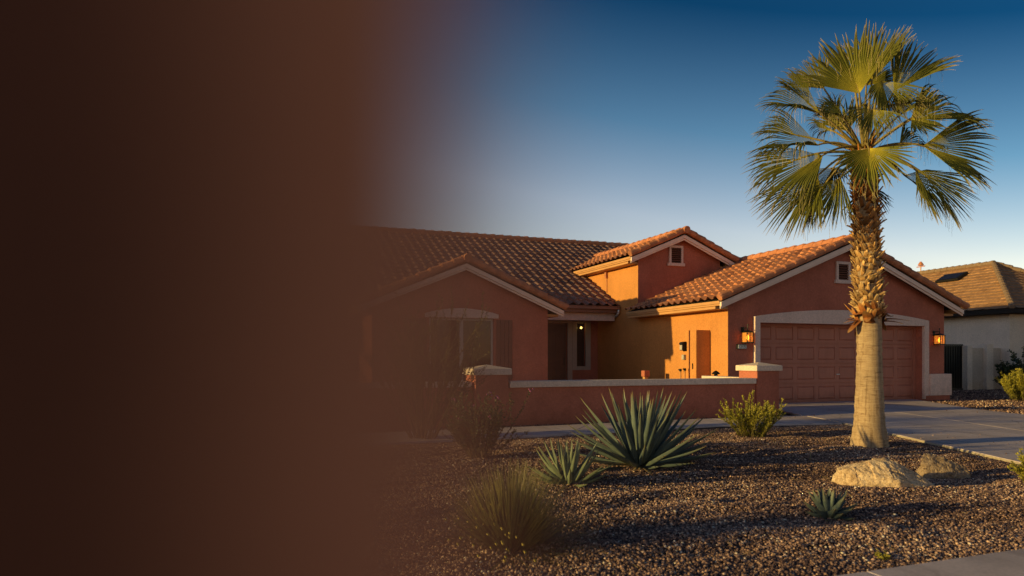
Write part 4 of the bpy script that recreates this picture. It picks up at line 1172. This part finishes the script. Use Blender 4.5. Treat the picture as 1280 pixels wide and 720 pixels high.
# ------------------------------------------------------------------ dry litter on the gravel
lt = MB()
for k in range(420):
    near = random.random()
    if near < .45:
        cx_, cy_, sp = random.choice(((4.08,6.75,.55),(2.81,5.95,.35),(7.09,8.5,.5),(7.89,7.07,.6),(2.55,7.85,.5),(5.54,4.84,.5)))
        x_, y_ = random.gauss(cx_, sp), random.gauss(cy_, sp)
    else: x_, y_ = random.uniform(0,9), random.uniform(3.1,9.4)
    if y_ > 9.4 or y_ < 3.05 or in_poly(np.array([x_]), np.array([y_]), DRIVE)[0]: continue
    a = random.uniform(0,2*PI); d = Vector((math.cos(a), math.sin(a), random.gauss(0,.25))).normalized(); sd_ = Zv.cross(d).normalized()
    L = random.uniform(.02,.09) if random.random() < .85 else random.uniform(.12,.25)
    leafblade(lt, Vector((x_, y_, bed_h(x_, y_)+.016)), d, sd_, Zv, L, random.uniform(.004,.014), random.uniform(0,.02), .003, random.random(), 4, lambda t: math.sin(PI*(.1+.85*t)))
struct(lt.build('leaf_litter', M['dry'], fix=False), 'stuff')

# ------------------------------------------------------------------ added post close to the camera, blurred to stand in for a brown gradient
added_post = thing('stand_in_post', (-.03,.07,.05), 'added dark brown square post close in front, blurred into a brown gradient', 'post')
m = MB(); m.box(-.070,.0108,.030,.115,.062,2.6); m.build('post', M['post'], added_post, bevel=.003)  # shaft of the added post, stands in for a brown gradient
m = MB(); m.box(-.115,.056,.02,.16,.051,.06); m.build('stand_in_base_plate', M['black'], added_post)
m = MB(); m.box(-.083,.024,.017,.128,2.601,2.66); m.build('cap', M['post'], added_post, bevel=.006)

# ------------------------------------------------------------------ light, sky, camera
w = D.worlds.new('World'); scene.world = w; w.use_nodes = True
nt = w.node_tree; bg = nt.nodes['Background']
sky = nt.nodes.new('ShaderNodeTexSky'); sky.sky_type = 'NISHITA'; sky.sun_disc = False
sky.sun_elevation = SUN_EL; sky.sun_rotation = -(PI/2 - SUN_AZ)
sky.altitude = 0; sky.air_density = 1.0; sky.dust_density = 0.0; sky.ozone_density = 1.2
# evening gradient: deeper towards the zenith and away from the sun
tc = nt.nodes.new('ShaderNodeTexCoord'); dp = nt.nodes.new('ShaderNodeVectorMath'); dp.operation = 'DOT_PRODUCT'
ax = Vector((RX,RY,0))*.22 + Vector((0,0,1)); dp.inputs[1].default_value = ax
nt.links.new(tc.outputs['Generated'], dp.inputs[0])
cr = nt.nodes.new('ShaderNodeValToRGB'); e_ = cr.color_ramp.elements
stops = [(.0,(1.0,.78,.72)),(.24,(.98,.80,.82)),(.36,(.32,.48,.60)),(.50,(.02,.15,.28)),(.75,(.10,.17,.26))]
while len(e_) < len(stops): e_.new(.5)
for el_, (p_, c_) in zip(e_, stops): el_.position = p_; el_.color = (*c_, 1)
nt.links.new(dp.outputs['Value'], cr.inputs[0])
mu = nt.nodes.new('ShaderNodeVectorMath'); mu.operation = 'MULTIPLY'
nt.links.new(sky.outputs[0], mu.inputs[0]); nt.links.new(cr.outputs[0], mu.inputs[1])
m2_ = nt.nodes.new('ShaderNodeVectorMath'); m2_.operation = 'SCALE'; m2_.inputs['Scale'].default_value = 1.5
nt.links.new(mu.outputs[0], m2_.inputs[0]); nt.links.new(m2_.outputs[0], bg.inputs[0]); bg.inputs[1].default_value = .145
sd = D.lights.new('sun', 'SUN'); sd.energy = 5.0; sd.angle = rad(.55); sd.color = (1.0,.76,.24)
so = D.objects.new('sun', sd); COL.objects.link(so); so.location = (-20,5,10)
ds_ = Vector((math.cos(SUN_AZ)*math.cos(SUN_EL), -math.sin(SUN_AZ)*math.cos(SUN_EL), -math.sin(SUN_EL)))
so.rotation_euler = ds_.to_track_quat('-Z', 'Y').to_euler()

cam = D.cameras.new('camera'); co = D.objects.new('camera', cam); COL.objects.link(co)
co.location = (0,0,1.25); co.rotation_euler = (rad(90),0,-YAW)
cam.sensor_width = 36; cam.lens = 853/1280*36; cam.shift_y = 87/1280
cam.clip_start = .01; cam.clip_end = 2000
cam.dof.use_dof = True; cam.dof.focus_distance = 12.5; cam.dof.aperture_fstop = 1.6; cam.dof.aperture_blades = 4; cam.dof.aperture_rotation = rad(45)
scene.camera = co
scene.view_settings.view_transform = 'Standard'; scene.view_settings.look = 'None'; scene.view_settings.exposure = 0; scene.view_settings.gamma = 1
scene.render.engine = 'CYCLES'
scene.cycles.use_denoising = True
